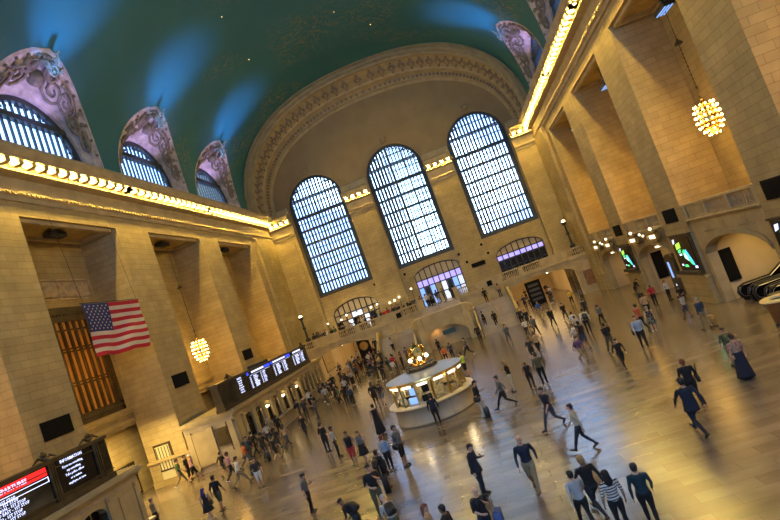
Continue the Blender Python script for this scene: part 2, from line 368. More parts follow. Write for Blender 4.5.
# giant windows
def arch_window(idx,c,hw,zb,zs,plane,label,nm,rows,trans,second=True,glassmat='window_glass',axis='y',sgn=1):
    """axis y: window in plane y=plane ; axis x: plane x=plane (c is along y)"""
    def P(u,d,z): return (u,plane+d*sgn,z) if axis=='y' else (plane+d*sgn,u,z)
    f=MB()
    thin=1 if second else .62
    def bar(u0,u1,d0,d1,z0,z1):
        a=P(u0,d0,z0);e=P(u1,d1,z1); f.box(min(a[0],e[0]),max(a[0],e[0]),min(a[1],e[1]),max(a[1],e[1]),z0,z1)
    def zt(u,r): return zs+math.sqrt(max(0,r*r-(u-c)**2))
    B=.34*hw/3.9
    # border
    rowsg=[]
    for r in (hw+.02,hw-B):
        pass
    for i in range(41):
        a=PI*i/40; ca,sa=math.cos(a),math.sin(a)
        rowsg.append([P(c+r*ca,d,zs+r*sa) for r,d in ((hw+.02,.1),(hw+.02,.45),(hw-B,.45),(hw-B,.1))])
    f.grid(rowsg,closed=True)
    if zb<zs:
        bar(c-hw,c-hw+B,.1,.45,zb,zs); bar(c+hw-B,c+hw,.1,.45,zb,zs)
    bar(c-hw,c+hw,.05,.5,zb,zb+B*1.7)
    for i in range(1,nm):
        u=c-hw+2*hw*i/nm; t=(.112 if i%4 else .13)*(thin if second else .47)
        z1=zt(u,hw-B*.5)
        bar(u-t,u+t,.18,.34,zb,z1)
        if second: bar(u-.07+.18,u+.07+.18,1.35,1.45,zb,zt(min(u+.18,c+hw),hw))
    for z,t in rows:
        h=hw if z<=zs else math.sqrt(max(0,hw*hw-(z-zs)**2))
        bar(c-h,c+h,.14,.36,z-t,z+t)
        if second and t>.06: bar(c-h,c+h,.5,1.5,z-.05,z+.03)
    for z in trans:
        h=hw if z<=zs else math.sqrt(max(0,hw*hw-(z-zs)**2))
        bar(c-h,c+h,.0,.5,z-.2,z+.2)
    # cresting of little rosettes just inside the arch
    for i in range(25):
        a=PI*(i+.5)/25; r=hw-B-.22*hw/3.9
        q=P(c+r*math.cos(a),.26,zs+r*math.sin(a)); f.obox(q,(.09,0,0) if axis=='y' else (.04,0,0),(0,.04,0) if axis=='y' else (0,.09,0),(0,0,.09))
    o=f.build('window_%d'%idx,M['window_iron']); struct(o,label,'window')
    g=MB(); poly=[P(c-hw,.27,zb),P(c+hw,.27,zb)]+[P(c+hw*math.cos(PI*i/32),.27,zs+hw*math.sin(PI*i/32)) for i in range(33)]
    g.add(poly,[tuple(range(len(poly)))]); g.build('pane',M[glassmat],o)
    return o
rw=[(12.35,.12),(13.35,.05),(14.3,.12),(15.3,.05),(16.2,.12),(17.2,.05),(18.1,.12),(19.1,.05),(20.0,.12),(21.0,.05),(23.3,.05),(24.4,.09),(25.6,.06)]
for i,(c,hw) in enumerate(WIN):
    arch_window(i+1,c,hw,WZB,WZS,YE,'giant round-headed iron window of the end wall, %s of three'%['leftmost','middle','rightmost'][i],17,rw,[21.8])
k=4
for s in (-1,1):
    for j,c in enumerate(BAYC[1:]):
        xw=-19.75 if s<0 else 19.5
        arch_window(k,c,4.3,24.2,24.35,xw,'arched clerestory window under a lunette, %s side, bay %d from the far end'%(side_word[s],5-j),15,[],[27.0],second=False,axis='x',sgn=s); k+=1

# gallery doors in the end wall (glazed arches)
for i,(lc,lh,zs,zt) in enumerate(LOW):
    f=MB(); y=YE+.3
    top=lambda x: zs+(zt-zs)*(max(0,1-((x-lc)/lh)**2))**.6
    n=8
    for j in range(n+1):
        x=lc-lh+2*lh*j/n; x=min(max(x,lc-lh+.05),lc+lh-.05); f.box(x-.06,x+.06,y-.1,y+.1,4.6,top(x))
    b0,b1=LBAR[i]
    for z in (b0,b1,5.9): f.box(lc-lh,lc+lh,y-.1,y+.1,z-.07,z+.07)
    pr=[(lc-lh+2*lh*j/20) for j in range(21)]
    f.grid([[(x,y-.12,top(x)-.15),(x,y-.12,top(x)+.02)] for x in pr]); 
    o=f.build('door_%d'%(i+1),M['dark_iron']); struct(o,'glazed iron door arch on the far gallery, %s'%['behind the left gallery crowd','at the head of the central stair','on the right gallery'][i],'door')
    # lit glass : transom screens and door leaves
    for j in range(n):
        x0=lc-lh+2*lh*j/n+.08; x1=lc-lh+2*lh*(j+1)/n-.08
        q=MB(); q.box(x0,x1,y+.02,y+.06,b0+.08,b1-.08)
        if i==0: mm='screen_white' if j in(3,4) else 'interior_cream'
        elif i==1: mm='screen_violet'
        else: mm='screen_violet'
        q.build('transom_screen',M[mm],o)
        q=MB(); q.box(x0,x1,y+.02,y+.06,4.75,b0-.08)
        mm=(['screen_blue','black_glass','screen_blue','interior_cream','screen_white','black_glass','screen_blue','screen_white'][j] if i==1 else 'black_glass' if i==2 else ['black_glass','posters','screen_white'][j%3])
        q.build('door_leaf',M[mm],o)
        xm=(x0+x1)/2
        if top(xm)>b1+.2:
            q=MB(); q.add([(x0,y+.04,b1+.08),(x1,y+.04,b1+.08),(x1,y+.04,max(b1+.1,top(x1)-.1)),(x0,y+.04,max(b1+.1,top(x0)-.1))],[(0,1,2,3)]); q.build('fanlight_pane',M['interior_cream'],o)

# ------------------------------------------------------------------ vault
n_e=2.3; VA=18.75; VZ=24.1; VB=12.6; VXC=(XL+XR)/2
def vx(th): return VA*abs(math.cos(th))**(2/n_e)*(1 if math.cos(th)>=0 else -1)
def vz(th): return VZ+VB*math.sin(th)**(2/n_e)
ZTIP=31.0
def hwid(z):
    u=(z-VZ)/(ZTIP-VZ)
    return 5.3*(max(0,1-u*u))**.62 if u<1 else 0
vm=MB()
ths=[]
N1=22; thtip=math.asin(((ZTIP-VZ)/VB)**(n_e/2))
ths=[thtip*(i/N1)**1.5 for i in range(N1+1)]
ths+= [thtip+(PI-2*thtip)*i/36 for i in range(1,36)]
ths+= [PI-t for t in reversed(ths[:N1+1])]
ths[0]=1e-4; ths[-1]=PI-1e-4
cs=[BAYC[0]-12.5]+BAYC+[BAYC[-1]+12.5]
YV=65.2
for i in range(len(cs)-1):
    rows=[]
    for th in ths:
        z=vz(th); h=hwid(z); hl=h; hr=h if i<len(cs)-2 else 0
        y0=cs[i]+hl; y1=(cs[i+1]-hr) if i<len(cs)-2 else YV
        if y1<y0: y1=y0
        rows.append([(VXC+vx(th),y0+(y1-y0)*q/8,z) for q in range(9)])
    vm.grid(rows)
struct(vm.build('ceiling',M['painted_vault'],smooth=True),'dark blue-green barrel vault painted as a night sky with faint gold figures','ceiling')
# star lamps set in the painting
st=MB()
for (x,y) in [(-3,32),(-1,40),(2,36),(5,47),(-8,44),(-5,27),(6,30),(9,38),(1,52),(-9,52),(4,57),(8,52),(-2,47),(3,27),(-11,34)]:
    z=VZ+VB*(1-abs((x-VXC)/VA)**n_e)**(1/n_e)-.05; st.ball((x,y,z),.05,6)
mat('star_lamp',(1,.7,.3),.5,emit=(1,.65,.25),es=2.5)
tag(st.build('ceiling_star',M['star_lamp']),'tiny gold star lights scattered over the painted vault','star','stars on the vault',kind='stuff')

# lunettes : carved ruled surfaces between clerestory arch and groin
for s in (-1,1):
    for j,c in enumerate(BAYC[1:]):
        m=MB(); xw=-19.75 if s<0 else 19.5
        rows=[];band=[];rim=[]
        K=72
        for i in range(K+1):
            ph=PI*i/K; ca,sa=math.cos(ph),math.sin(ph)
            # groin point
            z=VZ+(ZTIP-VZ)*(sa**1.0 if sa>0 else 0); h=hwid(z)*(1 if ca>=0 else -1)
            th=math.asin(min(1,((z-VZ)/VB))**(n_e/2)) if z>VZ else 1e-4
            G=Vector((VXC+s*vx(th),c+h,z)); W_=Vector((xw,c+4.35*ca,24.3+4.4*sa))
            r=[]
            nn=(Vector((0,-ca,-sa))*.8+Vector((-s*.6,0,0))).normalized()
            for q in range(37):
                t=q/36; p=W_.lerp(G,t)
                if 4<=q<=31:
                    a=noise.noise(p*1.9+Vector((j*9,0,0)))+.7*noise.noise(p*4.2); p=p+nn*(.34*max(0,a+.05)*(1 if 6<=q<=29 else .4))
                if q in(1,2) or q in(33,34): p=p+nn*.10
                r.append(p)
            rows.append(r); rim.append([W_,W_+Vector((s*.25,0,0))])
        m.grid(rows,flip=(s>0)); m.grid(rim)
        o=m.build('trim_lunette',M['lunette_stone'],smooth=True); struct(o,'carved leaf-shaped lunette over a clerestory window, %s side, bay %d from the far end'%(side_word[s],5-j),'lunette')
        # scrollwork : spirals lying on the carved face
        sp_=MB()
        def surf(i_,t_):
            i_=max(0,min(K,i_)); i0=int(i_); r0=rows[i0]; r1=rows[min(K,i0+1)]; q0=max(0,min(35.99,t_*36)); k0=int(q0)
            return r0[k0].lerp(r0[k0+1],q0-k0).lerp(r1[k0].lerp(r1[k0+1],q0-k0),i_-i0)+Vector((-s*.07,-.11*math.cos(PI*i_/K),-.09*math.sin(PI*i_/K)))
        for (pi_,tc_,ra_,dr) in ((9,.5,.17,1),(15,.42,.2,-1),(21,.5,.22,1),(27,.42,.22,-1),(31,.66,.16,1),(41,.66,.16,-1),(45,.42,.22,1),(51,.5,.22,-1),(57,.42,.2,1),(63,.5,.17,-1)):
            pts_=[surf(pi_+ra_*24*(1-u/16*.85)*math.cos(dr*u*.75+1),tc_+ra_*1.25*(1-u/16*.85)*math.sin(dr*u*.75+1)) for u in range(17)]
            sp_.tube(pts_,[.13-.004*u for u in range(17)],6)
            for u in (1,4): sp_.ball(surf(pi_+dr*(3+u),tc_+.2),.17,7)
        for i_ in range(4,69,4): sp_.ball(surf(i_,.86),.13,6)
        # central shield
        cs_=surf(36,.42); sp_.ball(cs_,.55,14,sz=1.15); sp_.tube([surf(30,.5),surf(33,.72),surf(36,.8),surf(39,.72),surf(42,.5)],[.12,.2,.22,.2,.12],8)
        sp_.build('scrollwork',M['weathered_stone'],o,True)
        # crest : wheel with wings and a sprig rising past the tip
        e=MB(); C0=Vector((VXC+s*17.0,c,29.6)); up=Vector((-s*.52,0,.85)); sd=Vector((0,1,0)); nr=Vector((-s*.85,0,-.52))
        C0=C0+nr*.3; SC=.55
        ring=[C0+up*(.35*math.sin(a))+sd*(.35*math.cos(a)) for a in [2*PI*i/16 for i in range(17)]]; e.tube(ring,.07,6)
        for i in range(4):
            a=PI*i/4; d=up*math.sin(a)+sd*math.cos(a); e.tube([C0-d*.32,C0+d*.32],.03,4)
        for w_ in (-1,1):
            for q in range(4):
                e.tube([C0+sd*w_*.3,C0+sd*w_*(.55+.06*q)+up*(.12+.1*q),C0+sd*w_*(.95-.1*q)+up*(.05+.2*q)],[.08,.08,.02],5)
        e.tube([C0+up*.3,C0+up*.9+sd*.05,C0+up*1.45],[.1,.09,.04],6)
        for q in range(5): e.ball(C0+up*(.55+.2*q)+sd*(.13*(-1)**q),.1,6)
        e.ball(C0,.12,8)
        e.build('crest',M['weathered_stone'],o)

# great end arch : stepped, tapering archivolt between vault and tympanum
m=MB()
PR=[ # y, half width, crown height above VZ
 (64.6,18.9,12.75),(64.5,18.62,12.42),(64.95,18.6,12.4),(65.0,18.4,12.2),(64.75,18.36,12.16),(64.75,18.2,12.0),(65.25,18.16,11.96),(65.3,18.02,11.82),(65.1,17.98,11.78),(65.15,17.84,11.64),(65.7,17.86,11.66),
 (65.9,18.1,11.86),(68.0,17.86,11.05),(68.1,17.6,10.8),(68.3,17.52,10.72),(68.5,17.55,10.74),(68.55,17.8,10.95),(69.5,17.7,10.5),(69.55,17.42,10.22),(69.8,17.36,10.14),(69.85,17.5,10.25),(70.1,17.42,10.1),(70.15,17.2,9.9),(70.32,17.15,9.85)]
A_N=64
def ell(a,bh,t): 
    ct,s_=math.cos(t),math.sin(t)
    return (VXC+a*abs(ct)**(2/n_e)*(1 if ct>=0 else -1), 22.9+(bh+1.2)*s_**(2/n_e))
rows=[]
for i in range(A_N*2+1):
    t=min(max(PI*i/(A_N*2),1e-4),PI-1e-4); rows.append([(ell(a,bh,t)[0],y,ell(a,bh,t)[1]) for y,a,bh in PR])
m.grid(rows)
# carved rosettes and leaf enrichment
for i in range(1,44):
    t=PI*i/44; x,z=ell(17.9,11.35,t); x2,z2=ell(17.9,11.35,t+.01); tg=Vector((x2-x,0,z2-z)).normalized(); nn=Vector((-tg.z,0,tg.x)); 
    if nn.z>0: nn=-nn
    c=Vector((x,67.1,z)); 
    c=c-nn*.12; m.obox(c,tg*.34,Vector((0,.46,-.15)),nn*.14,1); m.obox(c,tg*.5,Vector((0,.2,-.06)),nn*.16,1); m.obox(c,tg*.14,Vector((0,.16,-.05)),nn*.26)
    for dy in (-.75,.75): m.obox(c+Vector((0,dy,-dy*.38)),tg*.14,Vector((0,.14,-.05)),nn*.2,1)
    m.obox(c+tg*.6,tg*.1,Vector((0,.5,-.18)),nn*.07)
for i in range(1,90):
    t=PI*i/90; 
    for (a,bh,y,w) in ((18.45,12.25,65.15,.11),(17.6,10.55,69.4,.2)):
        x,z=ell(a-.05,bh-.05,t); m.obox((x,y,z),(.13,0,0),(0,w,0),(0,0,.13),1)
struct(m.build('trim_arch',[M['plain_stone'],M['weathered_stone']]),'huge moulded and carved stone arch framing the end wall','arch')
# closure between arch, vault and outside (solid masonry above)
p=MB(); p.box(-24,24,64.9,72,36.9,38); 
p.box(-24,-19.2,62.9,72,24.2,38); p.box(19.0,24,62.9,72,24.2,38)
p.box(-24,24,71.31,72,27.9,38)
struct(p.build('wall_attic',M['plain_stone']))
# rear wall behind the camera with its own three windows
w=MB(); y0,y1=YB0-1,YB0
for a,c in segs: w.box(a,c,y0,y1,0,38)
for (c,hw) in WIN: w.box(c-hw,c+hw,y0,y1,0,WZB); w.box(c-hw,c+hw,y0,y1,26.5,38)
w.box(-24,-19,y0,y1,0,38); w.box(18.7,24,y0,y1,0,38)
struct(w.build('wall_rear',ST))
# outer shell of the ground floor so no sky leaks in below
p=MB(); p.box(-34,-33.7,-14,92,0,8); p.box(33.7,34,-14,92,0,8); p.box(-34,34,91.7,92,0,8); p.box(-34,34,-14,-13.7,0,8)
p.box(-34,xside(-1,DEPTH+.5),-14,92,5.0,5.3); p.box(xside(1,DEPTH+.5),34,-14,92,4.7,5.0); p.box(-22.2,22,YE+.8,92,4.3,4.6); 
p.box(-22.2,22,78,78.3,4.3,11.5); p.box(-22.2,22,YE+.9,78.3,10.2,10.5); p.box(-22.4,-22,YE,78.3,4.3,10.5); p.box(21.8,22.2,YE,78.3,4.3,10.5)
struct(p.build('wall_outer',M['interior_cream']))
# ------------------------------------------------------------------ left side, lower parts
def lamp(name,kind,loc,energy,color=(1,.62,.28),size=.3,rot=None,sx=None,sy=None,spread=None,spot=None):
    l=bpy.data.lights.new(name,kind); l.energy=energy; l.color=color
    if kind=='AREA':
        l.shape='RECTANGLE'; l.size=sx; l.size_y=sy
        if spread: l.spread=spread
    elif kind=='SPOT': l.spot_size=spot; l.spot_blend=.8; l.shadow_soft_size=size
    else: l.shadow_soft_size=size
    o=bpy.data.objects.new(name,l); COL.objects.link(o); o.location=loc
    if rot is not None: o.rotation_euler=rot
    return o
def aim(o,tgt):
    d=Vector(tgt)-o.location; o.rotation_euler=d.to_track_quat('-Z','Y').to_euler()

# rebuild of the left rear wall with the tall bronze window opening of each bay
old=bpy.data.objects.get('wall_left_rear'); bpy.data.objects.remove(old)
p=MB(); d0,d1=DEPTH,DEPTH+.6; HB=[(c-4.0,c+3.9) for c in (19.45,31.95)]
cur=YB0
for a,c in HB:
    bx(p,-1,d0,d1,cur,a,5.0,ZT); bx(p,-1,d0,d1,a,c,5.0,6.3); bx(p,-1,d0,d1,a,c,14.3,ZT); cur=c
bx(p,-1,d0,d1,cur,YE+.8,5.0,ZT)
for c in BAYC[2:]:
    bx(p,-1,d0-.18,d0,c-4.3,c+4.3,5.85,6.15); bx(p,-1,d0-.1,d0,c-4.3,c+4.3,5.3,5.45)
bx(p,-1,4.3,4.8,YB0,YE,0,5.0)
struct(p.build('wall_left_rear',ST),'stone wall at the back of the left bays','wall')
for i,(a,c) in enumerate(HB):
    f=MB(); X=xside(-1,DEPTH+.15)
    f.box(X-.1,X+.12,a,c,13.3,14.3); f.box(X-.1,X+.12,a,c,6.3,7.0); f.box(X-.1,X+.12,a,a+.3,6.3,14.3); f.box(X-.1,X+.12,c-.3,c,6.3,14.3)
    n=13
    for k in range(1,n): 
        y=a+(c-a)*k/n; f.box(X-.08,X+.1,y-.075,y+.075,6.9,13.4)
    for z in (8.9,9.1,11.2,11.4,12.7): f.box(X-.05,X+.08,a,c,z-.05,z+.05)
    for k in range(26): f.ball((X+.1,a+(c-a)*(k+.5)/26,13.75),.11,6)
    for k in range(26): f.ball((X+.1,a+(c-a)*(k+.5)/26,6.65),.1,6)
    struct(f.build('window_%d'%(20+i),M['bronze']),'tall bronze window grille glowing amber, in the %s'%['bay nearest the camera on the left','bay behind the hanging flag'][i],'window')
    g=MB(); g.box(X-.26,X-.22,a,c,6.3,14.3)
    m=bpy.data.materials.get('amber_glass')
    if not m:
        m=mat('amber_glass',(.6,.4,.12),.4); b=m.node_tree.nodes['Principled BSDF']; b.inputs['Transmission Weight'].default_value=.55; b.inputs['Roughness'].default_value=.35
    g.build('amber_pane',M['amber_glass'],bpy.data.objects['window_%d'%(20+i)] if True else None)
    r=MB(); r.box(-28.3,-28,a-1,c+1,5,15.5); r.box(-28,-22.7,a-1.2,a-1,5,15.5); r.box(-28,-22.7,c+1,c+1.2,5,15.5); r.box(-28,-22.7,a-1,c+1,15.3,15.5); r.box(-28,-22.7,a-1,c+1,5.3,5.5)
    struct(r.build('wall_side_room',M['interior_cream']))
    lamp('side_room_light','POINT',(-25.5,a+3,10.5),1800,(1,.55,.18),.6)
    # carved relief panel over the window
    r=MB(); y0,y1,z0,z1=a+.1,c-.1,14.95,16.15; X2=xside(-1,DEPTH)
    rows=[]
    for j in range(19):
        z=z0+(z1-z0)*j/18; rows.append([])
        for q in range(97):
            y=y0+(y1-y0)*q/96; u=(y-(y0+y1)/2); e=0 if (j in(0,18) or q in (0,96)) else 1
            h=.06+.16*max(0,math.sin(abs(u)*3.1+math.sin((z-z0)*5)*1.3))*max(0,math.sin((z-z0)/(z1-z0)*PI))+.08*noise.noise(Vector((y*3,z*3,i)))
            if abs(u)<.75: h=.28*max(0,1-(u/.75)**2-((z-(z0+z1)/2)/.75)**2)**.5+.05
            rows[-1].append((X2+e*h,y,z))
    r.grid(rows)
    for z in (z0-.12,z1+.08): r.box(X2,X2+.16,y0,y1,z-.06,z+.06)
    for y in (y0-.06,y1+.06): r.box(X2,X2+.14,y-.06,y+.06,z0-.1,z1+.1)
    struct(r.build('trim_relief',M['carved_stone']),'carved scrollwork relief panel above the bronze window, %s'%['bay nearest the camera','bay with the flag'][i],'relief')

# wall lamp cluster seen through the grille
t=empty('wall_sconce',(-23.6,30.5,7.9)); tag(t,'cluster of glowing bulbs seen through the bronze window behind the flag','wall lamp')
q=MB(); q.lathe([(.12,-.5),(.3,-.3),(.12,-.1),(.12,.3)],n=10); q.build('bracket',M['brass'],t)
for k in range(6): MB().ball((0,-.9+.36*k,.15+.25*math.sin(k*1.9)),.11,8).build('bulb',M['window_lamp'],t,True)

# doorway and bronze railing in the passage of the flag bay
f=MB(); f.box(-21.4,-20.0,36.22,36.30,0,3.0); f.box(-21.25,-20.15,36.16,36.22,.1,2.85,1); 
for k in range(5): f.box(-21.2+.24*k,-21.16+.24*k,36.12,36.17,1.1,2.8,0)
f.box(-21.25,-20.15,36.12,36.17,1.05,1.15,0)
mat('shop_glow',(.5,.45,.25),.5,emit=(.95,.8,.35),es=.10,var=0)
struct(f.build('door_9',[M['bronze'],M['shop_glow']]),'small lit doorway in the side of the pier beyond the flag','door')
f=MB(); X=xside(-1,4.25)
for (a,c) in ((27.8,31.6),(32.1,36.1)):
    f.box(X,X+.12,a,c,.15,.28); f.box(X,X+.12,a,c,2.35,2.5)
    for k in range(14):
        y=a+(c-a)*k/13; f.box(X+.02,X+.08,y-.03,y+.03,.2,2.4)
    for k in range(6):
        y=a+.35+(c-a-.7)*k/5; ring=[(X+.05,y+.28*math.cos(2*PI*q/10),1.3+.28*math.sin(2*PI*q/10)) for q in range(11)]; f.tube(ring,.03,4)
tag(f.build('railing',M['bronze']),'ornamental bronze railing screen at the back of the lit passage under the flag','railing')

# ticket offices ---------------------------------------------------------
def ticket_office(name_lab,y0,y1,pattern):
    t=empty('ticket_office',(-16.7,y0,0)); t['label']=name_lab; t['category']='ticket counter'
    def B(nm,mb,m,par=t): 
        mb.v=[(v[0]+16.7,v[1]-y0,v[2]) for v in mb.v]; return mb.build(nm,M[m],par)
    xf=-14.6
    m=MB(); m.box(-18.6,xf-.75,y0+.15,y1-.15,0,3.3); m.box(xf-.76,xf-.05,y0+.1,y1-.1,0,.95); m.box(-18.6,xf-.05,y0+.1,y1-.1,3.05,3.35); B('body',m,'tennessee_marble')
    m=MB(); m.box(-18.62,xf+.12,y0-.02,y1+.02,3.35,3.5); m.box(-18.64,xf+.3,y0-.14,y1+.14,3.5,3.68); m.box(-18.64,xf+.22,y0-.08,y1+.08,3.68,3.76); B('top_cornice',m,'plain_stone')
    m=MB(); m.box(xf-.1,xf+.34,y0+.02,y1-.02,.98,1.08); m.box(xf-.1,xf+.12,y0,y1,0,.3); B('counter_ledge',m,'tennessee_marble')
    # near end face : pilasters and panel
    m=MB(); 
    for x in (-18.3,-16.6,-14.95): m.box(x-.22,x+.22,y0-.02,y0+.12,.3,3.05)
    m.box(-18.1,-16.8,y0+.02,y0+.12,.5,2.9); B('end_panel',m,'plain_stone')
    m=MB(); m.box(-16.25,-15.25,y0+.02,y0+.1,1.5,2.75); m.box(-16.1,-15.4,y0-.02,y0+.04,1.65,2.6); B('end_window',m,'bronze')
    y=y0+.15; k=0; n=len(pattern); wd=(y1-y0-.3)/sum({'p':1.5,'w':1.9,'l':1.9,'a':1.25}[c] for c in pattern)
    for c in pattern:
        u={'p':1.5,'w':1.9,'l':1.9,'a':1.25}[c]*wd
        for (e0,e1,g0,g1) in ((0,.16,0,.13),(.84,1,.87,1)):
            m=MB(); m.box(xf-.16,xf,y+e0*u,y+e1*u,.95,3.1); m.box(xf-.2,xf+.05,y+g0*u,y+g1*u,2.85,3.0); B('pilaster',m,'plain_stone')
        a,b=y+.16*u,y+.84*u
        if c=='p':
            m=MB(); m.box(xf-.6,xf-.08,a,b,.95,3.05); m.box(xf-.08,xf-.02,a+.12,b-.12,1.2,2.8); B('wall_panel',m,'plain_stone')
        else:
            mid=(a+b)/2; hw=(b-a)/2; m=MB(); zs=2.35 if c=='a' else 2.5; rise=hw if c=='a' else .35
            for q in range(10):
                ya=a+2*hw*q/10; yb=a+2*hw*(q+1)/10; fz=lambda yy: zs+rise*math.sqrt(max(0,1-((yy-mid)/hw)**2))
                m.add([(xf-.1,ya,fz(ya)),(xf-.1,yb,fz(yb)),(xf-.1,yb,3.08),(xf-.1,ya,3.08),(xf-.5,ya,fz(ya)),(xf-.5,yb,fz(yb))],[(0,1,2,3),(0,4,5,1)])
            B('arch_head',m,'plain_stone')
            m=MB(); m.box(xf-.6,xf-.55,a,b,1.0,3.0); 
            B('teller_window',m,'black_glass' if c!='l' else 'interior_cream')
            m=MB(); 
            for q in (0,1,2,3): m.box(xf-.54,xf-.5,a+(b-a)*q/3-.025,a+(b-a)*q/3+.025,1.05,2.9)
            m.box(xf-.54,xf-.5,a,b,1.9,1.96); B('grille',m,'brass')
            if c=='l':
                m=MB(); m.box(xf-.35,xf-.12,mid-.32,mid+.32,2.3,2.45); B('window_light',m,'window_lamp')
        y+=u
    return t
ticket_office('long stone ticket counter under the blue-headed departures board, lamps over three windows',35.9,58.5,'pwwlwlwlaaaaaa')
ticket_office('stone ticket counter in the bottom left corner under the red departures banner',13.0,24.9,'wwwwp')

# departure boards -------------------------------------------------------
rndw=random.Random(3)
def board(lab,y0,y1,cuts,fill):
    t=empty('departure_board',(-14.9,y0,3.78)); tag(t,lab,'departures board')
    def B(nm,mb,m,par=t):
        mb.v=[(v[0]+14.9,v[1]-y0,v[2]-3.78) for v in mb.v]; return mb.build(nm,[M[k] for k in m] if isinstance(m,list) else M[m],par)
    xf=-14.5
    m=MB(); m.box(-15.15,xf-.06,y0,y1,3.78,5.72); m.box(-15.2,xf+.03,y0-.03,y1+.03,3.78,4.02); m.box(-15.2,xf+.05,y0-.05,y1+.05,5.62,5.78)
    m.box(xf-.02,xf+.0,y0,y1,5.36,5.40); B('case',m,'bronze')
    m=MB()
    for c in cuts:
        for e in (-.13,.0,.13): m.box(xf-.06,xf+.05,c+e-.04,c+e+.04,4.0,5.65)
    m.box(xf-.05,xf+.03,y0,y1,4.15,4.21)
    B('frame_posts',m,'bronze')
    for c in cuts:
        m=MB(); m.lathe([(.02,0),(.16,.06),(.1,.16),(.14,.28),(.02,.42)],(xf-.2,c,5.78),8); 
        for w_ in (-1,1): m.tube([(xf-.2,c,5.82),(xf-.2,c+w_*.3,5.98),(xf-.2,c+w_*.62,5.82)],[.07,.06,.03],5)
        B('finial_crest',m,'bronze')
    fill(B,xf); return t
def screens1(B,xf):
    R=(0,-1,0);  # reading direction on a board facing +x is towards +y
    R=(0,1,0); U=(0,0,1)
    m=MB(); m.box(xf-.06,xf-.03,12.2,19.85,4.22,5.62); B('screen_panel',m,'black_glass')
    m=MB(); m.box(xf-.06,xf-.03,20.15,22.45,4.22,5.62); B('screen_panel',m,'black_glass')
    m=MB(); m.box(xf-.03,xf-.02,12.4,19.75,5.24,5.58); B('red_banner',m,'led_red')
    m=MB(); text_into(m,'DEPARTURES',.25,(xf-.015,18.76,5.33),R,U,'RIGHT',0,M['led_white']); B('lettering',m,'led_white')
    m=MB(); 
    for (a,b,z0,z1) in ((12.4,19.75,5.15,5.18),(12.4,19.75,4.97,5.0),(19.72,19.75,4.97,5.18)): m.box(xf-.03,xf-.015,a,b,z0,z1)
    B('entry_outline',m,'led_white')
    for i,s_ in enumerate(['POUGHKEEPSIE - 1ST STOP','SOUTHEAST - 1ST STOP','CROTON-HARMON - 1ST STOP','STAMFORD EAST - 1ST STOP','NEW HAVEN - 1ST STOP','WHITE PLAINS - 1ST STOP']):
        m=MB(); text_into(m,s_,.165,(xf-.015,[18.1,18.2,18.5,18.62,18.25,18.34][i],[5.0,4.88,4.74,4.6,4.44,4.29][i]-.02),R,U,'RIGHT',0,M['led_white']); B('lettering',m,'led_white')
    for i,(s_,yy,sz) in enumerate([('INFORMATION',21.15,.19),('If you see something,',21.15,.14),('say something.',21.15,.14),('Tell a police officer',21.15,.14),('or a station',21.15,.14),('employee at once',21.15,.14)]):
        m=MB(); text_into(m,s_,sz,(xf-.015,yy,5.44-.185*i-(.05 if i else 0)),R,U,'CENTER',0,M['led_white']); B('lettering',m,'led_white')
    m=MB()
    for q in range(9): m.box(xf-.06,xf+.0,22.8+.065*q,22.83+.065*q,4.2,5.6)
    B('fluted_end',m,'bronze')
def screens2(B,xf):
    R=(0,1,0);U=(0,0,1)
    for (a,b) in ((37.4,39.7),(39.9,44.95),(45.15,50.4),(50.6,54.6)):
        m=MB(); m.box(xf-.06,xf-.03,a,b,4.22,5.62); B('screen_panel',m,'black_glass')
    for (a,b) in ((39.95,40.3),(43.6,44.9),(45.2,45.55),(49.0,50.3)): m=MB(); m.box(xf-.03,xf-.02,a,b,5.36,5.6); B('blue_header',m,'led_blue')
    m=MB(); 
    for (a,b) in ((40.9,43.5),(45.7,48.9),(51.2,53.6)): m.box(xf-.03,xf-.02,a,b,5.44,5.58)
    for (a,b) in ((40.5,44.8),(45.6,50.2),(51.0,54.4)): m.box(xf-.03,xf-.02,a,b,5.28,5.30)
    B('header_bar',m,'led_white')
    names=['STAMFORD','SOUTHEAST','NEW HAVEN','N WHITE PLAINS','CROTON','POUGHKEEPSIE','HARRISON','BREWSTER','WASSAIC']
    for (a,w) in ((40.2,4.4),(45.4,4.7),(50.7,3.6)):
        for i in range(7):
            m=MB(); z=5.10-.135*i
            text_into(m,'%d:%02d'%(rndw.choice([5,6]),rndw.randrange(60)),.16,(xf-.015,a+.1,z),R,U,'LEFT',0,M['led_white'])
            text_into(m,rndw.choice(names),.16,(xf-.015,a+.85,z),R,U,'LEFT',0,M['led_white'])
            text_into(m,str(rndw.randrange(14,42)),.16,(xf-.015,a+2.35,z),R,U,'LEFT',0,M['led_white'])
            text_into(m,rndw.choice(['LOCAL','EXPRESS','1ST STOP','ALL STOPS'][:3]),.16,(xf-.015,a+2.75,z),R,U,'LEFT',0,M['led_white'])
            B('lettering',m,'led_white')
    m=MB()
    for i,s_ in enumerate(['TICKETS','Open daily','Sales and','Refunds','At windows','This side','Thank you']):
        m=MB(); text_into(m,s_,.2 if i==0 else .17,(xf-.015,38.5,5.40-.17*i),R,U,'CENTER',0,M['led_white']); B('lettering',m,'led_white')
    m=MB()
    for q in range(14): m.box(xf-.06,xf+.0,35.25+.14*q,35.32+.14*q,4.2,5.6)
    B('fluted_end',m,'bronze')
    m=MB(); m.box(xf-.5,xf-.25,41.5,45.3,5.78,6.0); B('top_box',m,'dark_iron')
board('near departures board with a red DEPARTURES banner on the bottom left ticket counter',12.0,23.4,[20.0,22.62],screens1)
board('long departures board with blue headers and columns of train times',35.1,55.5,[37.2,54.8],screens2)

